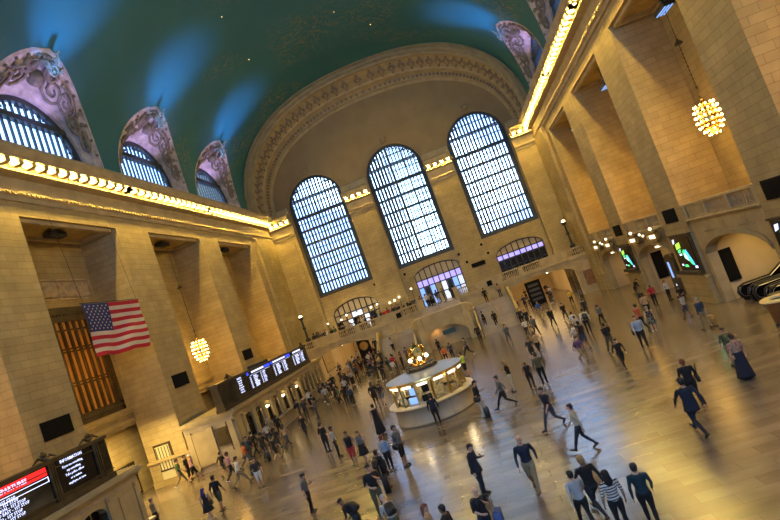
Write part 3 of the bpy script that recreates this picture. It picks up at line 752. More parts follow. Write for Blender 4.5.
# flag --------------------------------------------------------------------
f=MB(); fy0,fy1,fz0,fz1=29.35,35.05,9.95,13.35; NY,NZ=76,52
def fp(u,v,off=0):
    y=fy0+(fy1-fy0)*u-.18*(1-v)*0; z=fz1-(fz1-fz0)*v
    x=-18.15+.10*math.sin(u*9+v*2)*v+.06*math.sin(u*17+v*5)*v+.05*math.sin(v*7+u*3)
    z+= -.05*math.sin(u*PI)*1+.04*math.sin(u*12)*v
    return (x+off,y+.06*math.sin(v*5)*v,z)
for i in range(NY):
    for j in range(NZ):
        u,v=i/NY,j/NZ; stripe=int((j+.01)/4)
        canton=(u<.4-1e-6 and j<28)
        mi=2 if canton else (0 if stripe%2==0 else 1)
        b=[fp(i/NY,j/NZ),fp((i+1)/NY,j/NZ),fp((i+1)/NY,(j+1)/NZ),fp(i/NY,(j+1)/NZ)]
        f.add(b,[(0,3,2,1)],mi)
for r in range(9):
    for c in range(6 if r%2==0 else 5):
        u=(.4/12)*(1+2*c+(r%2)); v=(28/52)*(r+1)/10
        q=Vector(fp(u,v)); 
        for off in (.02,-.02):
            pts=[q+Vector((off,(.085 if k%2==0 else .036)*math.sin(PI*k/5),(.085 if k%2==0 else .036)*math.cos(PI*k/5))) for k in range(10)]
            f.add(pts,[tuple(range(10))],1)
t=f.build('flag',[M['flag_red'],M['flag_white'],M['flag_blue']]); tag(t,'large stars and stripes flag hanging in the bay on the left','flag')
w=MB(); w.tube([(-18.15,fy0-.1,fz1+.03),(-18.15,fy1+.1,fz1+.03)],.03,6)
for y in (fy0+.2,fy1-.2): w.tube([(-18.15,y,fz1),(-18.6,y,ZT)],.012,4)
w.build('hanging_rod',M['dark_iron'],t)

# chandeliers ---------------------------------------------------------------
cb=MB().ball((0,0,0),.07,8).mesh('chandelier_bulb',M['chandelier_bulb'],True)
def make_chandelier(loc,lab,top,nb=True):
    t=empty('chandelier',loc); tag(t,lab,'chandelier','globe chandeliers of the side bays'); t.scale=(.72,.72,.86)
    m=MB(); 
    m.lathe([(.04,1.35),(.16,1.25),(.1,1.1),(.5,.95),(.55,.85),(.72,.45),(.76,.35),(.74,-.1),(.78,-.2),(.62,-.6),(.5,-.75),(.3,-.95),(.06,-1.12)],n=16)
    for z,r in ((.88,.66),(.4,.82),(-.12,.86),(-.62,.72),(-.95,.42)):
        m.tube([(r*math.cos(2*PI*k/16),r*math.sin(2*PI*k/16),z-.1) for k in range(17)],.035,5)
    m.build('body',M['gold'],t,True)
    m=MB(); L_=(top-loc[2])/.86; m.tube([(0,0,1.3),(0,0,L_)],.03,6); m.lathe([(.05,0),(.1,.2),(.05,.5),(.12,.7),(.04,1.0)],(0,0,1.35),8)
    m.lathe([(.03,-.15),(.32,-.12),(.30,0),(.12,.14),(.03,.3)],(0,0,L_*.62),12)
    for k in range(12): m.ball((0,0,1.6+k*(L_*.62-1.8)/12),.07,6)
    m.build('chain',M['bronze'],t)
    if nb:
        for z,r,n in ((.95,.72,12),(.62,.86,14),(.25,.9,14),(-.12,.92,14),(-.48,.86,12),(-.8,.68,10),(-1.08,.4,7)):
            for k in range(n):
                a=2*PI*(k+.5*(n%4==0))/n; o=link('bulb',cb,t,(r*math.cos(a),r*math.sin(a),z))
    return t
lbl={(-1,3):'bare bulb chandelier hanging in the left bay beside the blue-headed board',(1,2):'large glowing bulb chandelier hanging high in the near right bay'}
for s,zc,xc in ((-1,8.7,-20.1),(1,10.8,20.15)):
    for i,c in enumerate(BAYC):
        if c<10: continue
        if s<0 and i==3: continue
        lab={(-1,4):'bare bulb chandelier in the left bay above the near end of the blue-headed board',(1,3):'large glowing bulb chandelier hanging high in the near right bay'}.get((s,i),'added glow without a chandelier, %s side, bay at %d metres'%(side_word[s],c))
        vis=(s,i) in ((-1,4),(1,3))
        if vis: make_chandelier((xc,c,zc),lab if vis else '%s side, added glow without a chandelier in the %s bay'%(side_word[s],{3:'near',4:'middle',5:'far',2:'first'}[i]),18.3)
        lamp('chandelier_or_fill_light','POINT',(xc,c,zc-1.2),300,(1,.52,.10),.8)  # bays without a chandelier get the same orange glow, added with no fitting
        lamp('chandelier_or_fill_light','POINT',(xc,c,zc+1.6),70,(1,.52,.10),.5)
lamp('chandelier_or_fill_light','POINT',(-20.3,31.9,9.5),150,(1,.52,.10),.8)  # glow added in the flag bay, where no chandelier hangs

# black louvred panels on the piers
def pier_panel(s,y,z0,z1,lab,w=2.0):
    X=XL if s<0 else XR; m=MB(); m.box(min(X,X-s*.1),max(X,X-s*.1),y-w/2,y+w/2,z0,z1)
    for k in range(9):
        z=z0+.08+(z1-z0-.16)*k/8; m.box(min(X-s*.1,X-s*.13),max(X-s*.1,X-s*.13),y-w/2+.05,y+w/2-.05,z-.02,z+.02)
    tag(m.build('wall_speaker',M['black_panel']),lab,'black panel','black louvred panels on the piers')
pier_panel(-1,25.75,6.35,7.35,'black louvred panel on the left pier above the red departures banner')
pier_panel(-1,38.2,6.4,7.4,'black louvred panel on the left pier beyond the flag')
pier_panel(-1,50.9,6.4,7.4,'black louvred panel on the left pier above the blue-headed board')
pier_panel(1,38.25,5.65,6.6,'black louvred panel on the right pier above the larger map screen')
pier_panel(1,50.8,5.6,6.6,'black louvred panel on the far right pier above the smaller map screen')
pier_panel(1,25.8,5.65,6.6,'black louvred panel at the right edge of the picture')

# right side : arches, balustrades ------------------------------------------
for i,c in enumerate(BAYC[1:]):
    m=MB(); h=3.65; a,b=OPEN[i+1][0]+.01,OPEN[i+1][1]-.01; zs,ra=(3.2,1.1)
    X0,X1=XR+.2,XR+.8
    m.box(X0,X1,a,c-h,0,5.5); m.box(X0,X1,c+h,b,0,5.5)
    for q in range(20):
        ya=c-h+2*h*q/20; yb=c-h+2*h*(q+1)/20; fz=lambda y: zs+ra*math.sqrt(max(0,1-((y-c)/h)**2))**1.1
        m.add([(X0,ya,fz(ya)),(X0,yb,fz(yb)),(X0,yb,5.5),(X0,ya,5.5),(X1,ya,fz(ya)),(X1,yb,fz(yb)),(X1,yb,5.5),(X1,ya,5.5)],[(0,3,2,1),(4,5,6,7),(0,1,5,4),(2,3,7,6)])
    # raised arch band and spandrel panels
    rows=[]
    for q in range(25):
        y=c-h+2*h*q/24; z=fz(y); rows.append([(X0,y,z+.02),(X0-.1,y,z+.02),(X0-.1,y,z+.3),(X0,y,z+.3)])
    m.grid(rows)
    for sy in (-1,1):
        m.box(X0-.04,X0,c+sy*1.2-(1.0),c+sy*1.2+1.0,4.75,5.15)
        for k in range(10): m.box(X0-.07,X0-.03,c+sy*2.1-.8+.16*k,c+sy*2.1-.72+.16*k,4.62,4.72)
    m.box(XR+.8,XR+DEPTH,a,b,5.3,5.5); struct(m.build('wall_right_arch',M['plain_stone']),'low segmental arch wall closing the foot of a right-hand bay, arch %d from the far end'%(5-i),'wall')
    m=MB(); m.box(XR-.1,XR+.9,a,b,5.5,5.6); m.box(XR-.0,XR+.42,a,b,6.46,6.6); m.box(XR+.08,XR+.36,a,b,5.58,5.72)
    a+=.02; b-=.02
    for (u,v) in ((a,a+.4),(c-1.55,c-1.2),(c+1.2,c+1.55),(b-.4,b)): m.box(XR+.05,XR+.4,u,v,5.58,6.46)
    for (u,v,solid) in ((a+.4,c-1.55,0),(c-1.2,c+1.2,0),(c+1.55,b-.4,1)):
        if solid: m.box(XR+.14,XR+.3,u,v,5.7,6.46); m.box(XR+.1,XR+.14,u+.2,v-.2,5.85,6.3)
        else:
            n=int((v-u)/.24)
            for k in range(n): m.lathe([(.07,0),(.05,.1),(.10,.3),(.05,.6),(.07,.74)],(XR+.22,u+(v-u)*(k+.5)/n,5.72),6)
    tag(m.build('balustrade',M['plain_stone']),'stone balustrade between the right-hand piers, %s'%['hidden beside the camera','in the bay nearest the camera','above the escalator arch','above the arch with the blue sign pylon','in the farthest bay'][i],'balustrade','balustrades of the right wall')
# vestibules behind the right arches
m=MB()
for c in BAYC[1:]:
    m.box(XR+.8,29.5,c+3.75,c+4.1,0,4.7); m.box(XR+.8,29.5,c-4.2,c-3.85,0,4.7)
m.box(29.5,30,0,66,0,4.7)
struct(m.build('wall_vestibule',M['interior_cream']),'cream vestibule walls behind the right-hand arches','wall')
for i,c in enumerate(BAYC[2:]): lamp('vestibule_light','AREA',(21.4,c,4.35),[60,260,110,90][i] if i<4 else 20,(1,.66,.22),rot=(0,-.35,0),sx=3,sy=4)
# dark doors inside the two farther arches
for c in BAYC[4:]:
    m=MB(); m.box(22.6,22.8,c-3.8,c+3.8,0,4.6); m.box(22.5,22.6,c-.9,c+.9,0,2.6,1)
    struct(m.build('wall_vestibule_back',[M['plain_stone'],M['bronze']]),'back wall of the vestibule %s'%('with the tall black panel' if c<50 else 'in the far corner arch'),'wall')
for (y,x0,x1,z0,z1,lab) in ((35.53,19.5,20.15,1.15,3.15,'tall black panel on the vestibule wall beside the escalators'),(48.19,19.75,20.55,1.1,3.35,'tall black panel inside the arch with the blue sign pylon')):
    m=MB(); m.box(x0,x1,y,y+.12,z0,z1); 
    m.box(x0-.04,x1+.04,y+.04,y+.13,z0-.04,z1+.04)
    tag(m.build('notice_board',M['black_panel']),lab,'black panel')
# map screens on piers
for (y0,y1,z0,z1,lab) in ((36.45,39.25,2.4,4.6,'larger black map screen with green and blue glow on the nearer right pier'),(49.1,51.9,2.6,4.55,'smaller black map screen on the farther right pier'),(24.2,27.0,2.4,4.6,'black map screen cut by the right edge of the picture')):
    t=empty('map_screen',(XR,(y0+y1)/2,z0)); tag(t,lab,'screen'); W_=y1-y0;H_=z1-z0
    m=MB(); m.box(-.2,0,-W_/2-.12,W_/2+.12,-.12,H_+.12); m.box(-.3,0,-W_/2-.2,W_/2+.2,H_+.12,H_+.22); m.box(-.5,0,-W_/2-.1,W_/2+.1,-.35,-.12); m.build('frame',M['bronze'],t)
    m=MB(); m.box(-.23,-.2,-W_/2,W_/2,0,H_); m.build('display',M['black_glass'],t)
    # view from inside hall: +y is to the left
    def blob(pts,mm,nm):
        q=MB(); q.prism([(-.24,W_*(.5-u),H_*v) for u,v in pts],(-.008,0,0)); q.build(nm,M[mm],t)
    blob([(.05,.80),(.16,.84),(.2,.97),(.08,.95)],'led_white','map_title')
    blob([(.15,.62),(.42,.68),(.44,.86),(.18,.80)],'led_lime','map_area')
    blob([(.2,.5),(.36,.54),(.38,.64),(.2,.6)],'led_green','map_area')
    blob([(.22,.42),(.36,.44),(.36,.50),(.22,.48)],'led_white','map_title')
    blob([(.42,.52),(.52,.62),(.62,.58),(.74,.34),(.84,.12),(.72,.14),(.6,.3),(.46,.34)],'led_green','map_route')
    blob([(.46,.40),(.54,.52),(.6,.44),(.66,.28),(.58,.26),(.5,.34)],'led_white','map_route')
    blob([(.60,.58),(.66,.62),(.84,.24),(.88,.1),(.82,.12)],'led_cyan','map_route')
    blob([(.52,.42),(.56,.46),(.60,.36),(.56,.33)],'led_orange','map_mark')
    blob([(.3,.06),(.5,.06),(.46,.14),(.3,.13)],'led_green','map_mark')
    blob([(.14,.1),(.24,.1),(.24,.16),(.14,.16)],'led_white','map_title')
    blob([(.84,.02),(.98,.02),(.98,.10),(.84,.09)],'led_white','map_title')
# gilded track signs with globe lamps
sgn_lab={(4,1):'gilded lit sign with globe lamp, left one on the arch with the blue pylon',(4,-1):'gilded lit sign with a globe lamp, nearest the larger map screen',(5,1):'gilded lit sign with a globe lamp, farthest one in the corner arch',(5,-1):'gilded lit sign with a globe lamp, beside the smaller map screen'}
for bi in (4,5):
    c=BAYC[bi]
    for sy in (1,-1):
        t=empty('track_sign',(XR-.35,c+sy*(2.0 if sy>0 else 2.7),4.62)); tag(t,sgn_lab[(bi,sy)],'lit sign','gilded track signs')
        m=MB(); m.box(-.12,.12,-1.0,1.0,0,.12); m.box(-.12,.12,-1.0,1.0,.62,.76); m.box(-.12,.12,-1.0,-.86,0,.76); m.box(-.12,.12,.86,1.0,0,.76); m.box(-.02,.1,-.9,.9,.1,.7); m.box(0,.5,-.1,.1,.3,.45)
        m.lathe([(.12,0),(.05,.08),(.05,.2)],(0,0,.76),8); m.tube([(0,-.8,0),(0,-.75,-.22),(0,-.45,-.3)],.04,5); m.tube([(0,.8,0),(0,.75,-.22),(0,.45,-.3)],.04,5); m.build('frame',M['brass'],t)
        m=MB(); m.box(-.06,-.03,-.55,.62,.24,.52); m.build('lit_plate',M['sign_light'],t)
        MB().ball((0,0,1.0),.12,12).build('globe',M['small_globe'],t,True)
    t=empty('wall_lamp',(XR-.3,c-.2,5.0)); tag(t,'small brass bracket lamp between the two gilded signs, %s'%('near arch' if bi==4 else 'far corner arch'),'wall lamp')
    m=MB(); m.tube([(.3,0,0),(0,0,.1),(0,.3,.25)],.04,5); m.tube([(.3,0,0),(0,0,.1),(0,-.3,.1)],.04,5); m.build('bracket',M['brass'],t)
    m=MB(); m.ball((0,.35,.35),.10,8); m.build('globe',M['small_globe'],t); m=MB(); m.ball((0,-.35,.2),.09,8); m.build('globe',M['small_globe'],t)
    t=empty('hanging_lamp',(XR+.1,c-1.6,4.05)); tag(t,'little hanging lamp under the crown of the %s arch'%('near sign' if bi==4 else 'far corner'),'lamp'); MB().box(-.12,.12,-.3,.3,0,.12).build('tube',M['sign_light'],t); m=MB(); m.box(-.02,.02,-.02,.02,.12,.4); m.build('stem',M['brass'],t)
# sign pylon in the arch
t=empty('sign_pylon',(18.75,41.3,0)); tag(t,'tall olive sign pylon with a glowing blue strip beside the larger map screen','sign')
m=MB(); m.box(-.25,.25,-.85,.85,0,3.0); m.prism([(-.25,-.85,3.0)]+[(-.25,-.85*math.cos(PI*k/8),3.0+.5*math.sin(PI*k/8)) for k in range(1,8)]+[(-.25,.85,3.0)],(.5,0,0)); m.build('case',M['bronze'],t)
m=MB(); m.box(-.27,-.25,.1,.42,1.7,2.9); m.build('blue_strip',M['screen_blue'],t)
m=MB(); m.box(-.27,-.25,.15,.3,.9,1.2); m.box(-.27,-.25,.2,.36,.5,.65); m.build('lit_label',M['screen_white'],t)

# escalators ------------------------------------------------------------------
def escalator(y,lab,w=1.0):
    t=empty('escalator',(19.6,y,0)); tag(t,lab,'escalator','escalators behind the right-hand arch')
    run=lambda x:(max(0,x-1.6)*.577)
    m=MB(); xs=[0,.8,1.6,9.5]
    m.prism([(0,-w/2,.05),(1.6,-w/2,.05),(9.5,-w/2,run(9.5)+.05),(9.5,-w/2,0),(0,-w/2,0)],(0,w,0))
    for k in range(22):
        x=1.6+.35*k; m.box(x,x+.35,-w/2,w/2,run(x),run(x)+.22)
    m.build('steps',M['dark_iron'],t)
    for sy in (-1,1):
        Y=sy*(w/2+.08)
        m=MB(); m.prism([(-.2,Y-.05,.0),(-.35,Y-.05,.55),(-.1,Y-.05,.9),(1.6,Y-.05,.95),(9.5,Y-.05,run(9.5)+.95),(9.5,Y-.05,run(9.5)-.3),(1.6,Y-.05,-.0)],(0,.1,0)); m.build('balustrade_panel',M['black_glass'],t)
        m=MB(); m.tube([(.1,Y,.1),(-.3,Y,.22),(-.42,Y,.55),(-.3,Y,.86),(0,Y,.98),(1.6,Y,1.02),(9.5,Y,run(9.5)+1.02)],.055,8); m.build('handrail',M['rubber'],t)
        m=MB(); m.tube([(.1,Y-.06*sy,.18),(-.2,Y-.06*sy,.28),(-.32,Y-.06*sy,.55),(-.2,Y-.06*sy,.8),(0,Y-.06*sy,.9),(1.6,Y-.06*sy,.94),(9.5,Y-.06*sy,run(9.5)+.94)],.02,6); m.build('steel_trim',M['steel'],t)
    return t
for i,(y,l) in enumerate(((33.9,'farthest escalator with black handrails behind the right arch, beside the tall black panel'),(32.2,'second escalator with black handrails behind the right arch'),(30.5,'escalator with black handrails behind the right arch, nearest the wooden kiosk'))): escalator(y,l)
# rack of leaflets by the escalators
t=empty('leaflet_rack',(18.75,29.2,0)); tag(t,'small rack of pale leaflets standing by the escalators','rack')
m=MB(); m.box(-.3,.3,-.7,.7,0,.9); m.build('base',M['dark_iron'],t)
for k in range(5): MB().box(-.33,-.3,-.6+.25*k,-.4+.25*k,.3+.1*(k%2),.8).build('leaflet',M[['screen_white','cream_top','led_orange','interior_cream','cream_top'][k] if k in(1,3,4) else 'interior_cream'],t)

# wooden kiosk at right edge ------------------------------------------------
t=empty('kiosk',(17.55,27.0,0)); tag(t,'round wooden kiosk counter with a cream top at the right edge','kiosk')
m=MB(); m.lathe([(.5,0),(.52,.08),(.54,.1),(.68,1.13),(.7,1.15)],n=40); m.build('wood_drum',M['wood_counter'],t,True)
m=MB(); m.lathe([(.6,1.15),(.80,1.15),(.83,1.19),(.80,1.24),(.42,1.24),(.40,1.15)],n=40,caps=False); m.build('counter_top',M['cream_top'],t)
m=MB(); m.lathe([(.41,1.05),(.41,1.15)],n=30); m.build('inner_well',M['black_panel'],t)
m=MB(); m.lathe([(.4,0),(.55,.0),(.55,.1)],n=30); m.build('plinth',M['dark_iron'],t)

# information booth ------------------------------------------------------------
t=empty('information_booth',(-.1,32.0,0)); tag(t,'round marble information booth with brass clock on its roof','information booth')
m=MB(); m.lathe([(2.45,0),(2.45,.12),(2.38,.16),(2.38,.95),(2.5,1.02)],n=48); m.build('marble_base',M['tennessee_marble'],t,True)
m=MB(); m.lathe([(2.1,1.02),(2.62,1.02),(2.66,1.06),(2.64,1.12),(2.1,1.12)],n=48,caps=False); m.build('counter_ledge',M['cream_top'],t)
NP=14
for k in range(NP):
    a0=2*PI*k/NP; a1=2*PI*(k+1)/NP; R=2.2
    p0=Vector((R*math.cos(a0),R*math.sin(a0),0));p1=Vector((R*math.cos(a1),R*math.sin(a1),0)); tt=(p1-p0).normalized(); mid=(p0+p1)/2; nn=mid.normalized()
    m=MB(); m.obox(p0+Vector((0,0,1.75)),tt*.045,nn*.06,Vector((0,0,.66))); m.build('mullion',M['brass'],t)
    m=MB(); m.add([p0+tt*.05+Vector((0,0,1.12)),p1-tt*.05+Vector((0,0,1.12)),p1-tt*.05+Vector((0,0,2.3)),p0+tt*.05+Vector((0,0,2.3))],[(0,1,2,3)]); m.build('window_pane',M['clear_glass'],t)
    m=MB(); m.obox(mid+nn*.08+Vector((0,0,2.22)),tt*.30,nn*.03,Vector((0,0,.07))); m.build('window_sign',M['sign_light'],t)
    m=MB(); m.obox(mid-nn*.25+Vector((0,0,1.35)),tt*.28,nn*.04,Vector((0,0,.18))); m.obox(mid-nn*.3+Vector((.05,0,1.85)),tt*.2,nn*.02,Vector((0,0,.2)))
    m.build('notice',M[{8:'cream_top',9:'screen_blue',10:'black_panel',11:'posters',12:'posters',7:'interior_cream'}.get(k,['interior_cream','posters','cream_top'][k%3])],t)
m=MB(); m.lathe([(.9,1.1),(.9,2.5)],n=16); m.lathe([(1.9,.4),(1.9,.9)],n=24); m.build('core_cabinet',M['posters'],t)
m=MB(); m.lathe([(2.15,2.33),(2.36,2.33),(2.42,2.4),(2.40,2.48),(2.3,2.5)],n=48); m.build('roof_band',M['brass'],t)
m=MB(); m.lathe([(2.40,2.49),(1.6,2.64),(.8,2.74),(.05,2.76)],n=28); 
m.build('roof',M['slate_roof'],t)
m=MB(); m.lathe([(1.0,2.72),(1.0,2.86),(.92,2.9),(.9,2.92),(.05,2.94)],n=8); 
for k in range(8): m.tube([(.92*math.cos(PI*k/4),.92*math.sin(PI*k/4),2.9),(.92*math.cos(PI*k/4),.92*math.sin(PI*k/4),3.02)],.03,5)
m.tube([(.92*math.cos(PI*k/4),.92*math.sin(PI*k/4),3.02) for k in range(9)],.03,5); m.build('roof_platform',M['bronze'],t)
c=empty('clock',(-.1,32.0,2.94)); tag(c,'brass four-faced ball clock on top of the information booth','clock')
m=MB(); m.lathe([(.42,0),(.42,.08),(.3,.12),(.22,.2),(.14,.3),(.2,.36),(.12,.4)],n=16); m.build('pedestal',M['gold'],c,True)
m=MB(); m.ball((0,0,.82),.47,20); m.lathe([(.1,1.2),(.07,1.26),(.1,1.3),(.02,1.42)],n=10); m.build('ball_case',M['gold'],c,True)
for k in range(4):
    a=PI/2*k-.5+PI/4; n_=Vector((math.cos(a),math.sin(a),0)); s_=Vector((-math.sin(a),math.cos(a),0)); ctr=Vector((0,0,.82))+n_*.42
    m=MB(); m.add([ctr+s_*.27*math.cos(2*PI*q/20)+Vector((0,0,.27*math.sin(2*PI*q/20))) for q in range(20)]+[ctr+n_*.04+s_*.27*math.cos(2*PI*q/20)+Vector((0,0,.27*math.sin(2*PI*q/20))) for q in range(20)],[tuple(range(20,40))]+[(q,(q+1)%20,20+(q+1)%20,20+q) for q in range(20)])
    o=m.build('dial',M['dial_gold'],c)
    m=MB(); m.tube([ctr+n_*.04+s_*.29*math.cos(2*PI*q/20)+Vector((0,0,.29*math.sin(2*PI*q/20))) for q in range(21)],.03,5); m.build('bezel',M['gold'],c)
    m=MB(); m.obox(ctr+n_*.055+Vector((0,0,.08)),s_*.012,n_*.006,Vector((0,0,.1))); m.obox(ctr+n_*.055+s_*.06,s_*.07,n_*.006,Vector((0,0,.012))); m.build('hand',M['black_panel'],c)
for k in range(4):
    a=PI/2*k+.25; m=MB(); m.tube([(.3*math.cos(a),.3*math.sin(a),.05),(.5*math.cos(a),.5*math.sin(a),.3)],.03,6); m.build('lamp_arm',M['gold'],c)
    MB().ball((.52*math.cos(a),.52*math.sin(a),.42),.12,10).build('lamp_globe',M['lamp_globe'],c,True)
lamp('booth_light','POINT',(-.1,32.0,2.15),0,(1,.8,.5),.3)
for k in range(7):
    a=2*PI*(k+.5)/7; lamp('booth_light','POINT',(-.1+1.75*math.cos(a),32+1.75*math.sin(a),2.15),16,(1,.8,.48),.12)

# end gallery, stairs, passages ----------------------------------------------------
ZB_=4.6
m=MB(); m.box(-18.9,18.65,YBAL+.5,YE+.8,4.25,ZB_); m.box(-2.6,2.9,YBAL,YBAL+.5,4.25,ZB_)
struct(m.build('floor_gallery',M['tennessee_marble']),'floor of the far gallery','floor')
m=MB(); 
f_r=lambda x,c,h,z0,z1: z0+(z1-z0)*math.sqrt(max(0,1-((x-c)/h)**2))
A=[(-12.9,3.75,2.9,3.85),(12.3,4.3,2.9,3.95)]
m.box(-18.9,-16.65,YBAL,YBAL+.5,0,4.6); m.box(-9.15,-2.6,YBAL,YBAL+.5,0,4.25); m.box(2.9,8.0,YBAL,YBAL+.5,0,4.25); m.box(16.6,18.65,YBAL,YBAL+.5,0,4.6)
m.box(-9.15,-2.6,YBAL,YBAL+.5,4.25,4.6); m.box(2.9,8.0,YBAL,YBAL+.5,4.25,4.6); m.box(-2.6,2.9,YBAL+.4,YBAL+.5,0,4.25)
for c,h,z0,z1 in A:
    for q in range(20):
        x0=c-h+2*h*q/20;x1=c-h+2*h*(q+1)/20; za,zb=f_r(x0,c,h,z0,z1),f_r(x1,c,h,z0,z1)
        m.add([(x0,YBAL,za),(x1,YBAL,zb),(x1,YBAL,4.6),(x0,YBAL,4.6),(x0,YBAL+.5,za),(x1,YBAL+.5,zb)],[(0,1,2,3),(0,4,5,1)])
m.box(-18.9,-2.4,YBAL-.22,YBAL,4.42,4.62); m.box(2.7,18.65,YBAL-.22,YBAL,4.42,4.62); m.box(-18.9,18.65,YBAL-.1,YBAL,4.1,4.2)
struct(m.build('wall_gallery_front',M['plain_stone']),'stone front of the far gallery with two wide low arches','wall')
def rail_run(lab,x0,x1):
    m=MB(); m.box(x0,x1,YBAL+.0,YBAL+.42,5.52,5.68); m.box(x0,x1,YBAL+.05,YBAL+.38,4.6,4.76)
    n=max(1,round((x1-x0)/2.6)); 
    for k in range(n+1):
        x=x0+(x1-x0)*k/n; m.box(max(x0,x-.3),min(x1,x+.3),YBAL+.03,YBAL+.4,4.7,5.55)
        if k<n:
            a=x+.3; b=x0+(x1-x0)*(k+1)/n-.3; q=int((b-a)/.22)
            if k%3==1: m.box(a,b,YBAL+.12,YBAL+.3,4.7,5.55); m.box(a+.2,b-.2,YBAL+.08,YBAL+.12,4.9,5.4)
            else:
                for j in range(q): m.lathe([(.07,0),(.05,.1),(.1,.3),(.05,.62),(.07,.78)],(a+(b-a)*(j+.5)/q,YBAL+.21,4.76),6)
    tag(m.build('balustrade',M['plain_stone']),lab,'balustrade','balustrades of the far gallery')
rail_run('long stone balustrade in front of the crowd on the left gallery',-18.85,-2.3)
rail_run('long stone balustrade of the right half of the far gallery',2.6,18.6)
for x in (-2.05,2.45):
    m=MB(); m.box(x-.28,x+.28,YBAL-.12,YBAL+.45,4.3,5.85); m.box(x-.34,x+.34,YBAL-.18,YBAL+.5,5.85,5.98); struct(m.build('pillar',M['plain_stone']),'square newel at the %s of the stair opening'%('left' if x<0 else 'right'),'newel')
# stairs
ZL=3.05
t=empty('staircase',(0.1,YBAL,0)); t['kind']='structure'; t['label']='double staircase of stone stepping down from the far gallery around a low niche'; t['category']='staircase'
def SB(nm,mb,m,par=t,smooth=False):
    mb.v=[(v[0]-.1,v[1]-YBAL,v[2]) for v in mb.v]; return mb.build(nm,M[m],par,smooth)
m=MB()
for k in range(9): m.box(-2.5,2.8,62.4,YBAL-.28*k,ZL+.172*k,ZL+.172*(k+1)) if 0 else m.box(-2.3,2.6,62.4+.278*k,YBAL,ZL+.172*k,ZL+.172*(k+1))
SB('upper_flight',m,'tennessee_marble')
m=MB(); m.box(-8.1,8.3,63.0,YBAL,ZL-.15,ZL); m.box(-3.7,3.9,60.9,63.0,ZL-.15,ZL)
# landing nose with rounded corners
pts=[(3.9,62,ZL-.15),(3.9,61.4,ZL-.15)]+[(3.2+.7*math.cos(PI/2*k/6),61.1-.7*math.sin(PI/2*k/6),ZL-.15) for k in range(7)]+[(-3.0-.7*math.sin(PI/2*k/6),61.1-.7*math.cos(PI/2*k/6),ZL-.15) for k in range(7)]+[(-3.7,62,ZL-.15)]
m.prism(pts,(0,0,.16)); SB('landing',m,'tennessee_marble')
for s in (-1,1):
    x0,x1=(3.95,8.15) if s>0 else (-7.95,-3.75)
    m=MB()
    for k in range(18): m.box(x0,x1,58.55+.262*k,63.3,.17*k,.17*(k+1))
    SB('side_flight',m,'tennessee_marble')
    # parapets
    xo=8.15 if s>0 else -8.25
    m=MB(); m.prism([(xo,58.3,0),(xo,58.3,.9),(xo,63.1,ZL+.9),(xo,YBAL,ZL+.9),(xo,YBAL,0)],(.3,0,0)); SB('outer_parapet',m,'plain_stone')
    m=MB(); xm=(x0+x1)/2; m.tube([(xm,58.6,0),(xm,58.6,.95),(xm,63.0,ZL+.95),(xm,63.0,ZL)],.035,6); m.build if 0 else SB('middle_handrail',m,'brass')
    # inner curving balustrade
    xi=3.75 if s>0 else -3.55
    path=[(xi,58.4,.0),(xi,59.2,.45),(xi,60.2,1.1),(xi,61.0,1.7),(xi,61.6,2.3),(xi-s*.15,61.3,ZL),(xi-s*.5,60.7,ZL),(xi-s*1.1,60.4,ZL)]
    m=MB(); rows=[]
    W_=[(xi,58.35,.0,.75),(xi,59.3,.0,1.35),(xi,60.3,0,2.1),(xi,61.0,0,2.75),(xi,61.35,0,3.3),(xi-s*.25,60.85,0,3.75),(xi-s*.75,60.45,0,4.0),(xi-s*1.3,60.33,0,4.0)]
    rows=[[(x,y,0),(x,y,h)] for x,y,_,h in W_]; inn=[[(x+( -s*.0),y,0),(x,y,h)] for x,y,_,h in W_]
    for (a,b) in zip(W_[:-1],W_[1:]):
        p=Vector((a[0],a[1],0));q=Vector((b[0],b[1],0)); d=(q-p).normalized(); nn=Vector((-d.y,d.x,0))*.11
        m.add([p-nn,p+nn,q+nn,q-nn,p-nn+Vector((0,0,a[3])),p+nn+Vector((0,0,a[3])),q+nn+Vector((0,0,b[3])),q-nn+Vector((0,0,b[3]))],[(0,3,2,1),(4,5,6,7),(0,1,5,4),(1,2,6,5),(2,3,7,6),(3,0,4,7)])
    SB('curved_parapet',m,'plain_stone')
    m=MB(); m.tube([(x,y,h+.06) for x,y,_,h in W_],.11,8); SB('curved_coping',m,'interior_cream')
# niche wall with arched recess
m=MB(); nc,nh=-.1,2.7; yf=60.3
m.box(-3.0,nc-nh,yf,yf+.5,0,ZL); m.box(nc+nh,3.2,yf,yf+.5,0,ZL)
for q in range(20):
    x0=nc-nh+2*nh*q/20;x1=nc-nh+2*nh*(q+1)/20; za,zb=f_r(x0,nc,nh,.9,2.35),f_r(x1,nc,nh,.9,2.35)
    m.add([(x0,yf,za),(x1,yf,zb),(x1,yf,ZL),(x0,yf,ZL),(x0,yf+1.6,za),(x1,yf+1.6,zb)],[(0,1,2,3),(0,4,5,1)])
m.box(-3.7,3.9,yf+1.6,yf+1.8,0,ZL-.15)
m.box(-2.2,2.4,yf-.08,yf+.25,ZL,ZL+.12); m.box(-2.2,2.4,yf+.02,yf+.16,ZL,3.98)
SB('niche_wall',m,'plain_stone')
m=MB(); m.tube([(-2.4,yf+.05,4.08),(2.6,yf+.05,4.08)],.1,8); SB('curved_coping',m,'interior_cream')
m=MB(); m.box(-.5,1.0,yf+1.3,yf+1.45,1.25,1.75); tag(m.build('sign_box',M['green_sign']),'dark green sign in the low niche under the stair landing','sign')
lamp('niche_light','POINT',(-1.2,61.2,1.9),22,(1,.55,.2),.2)

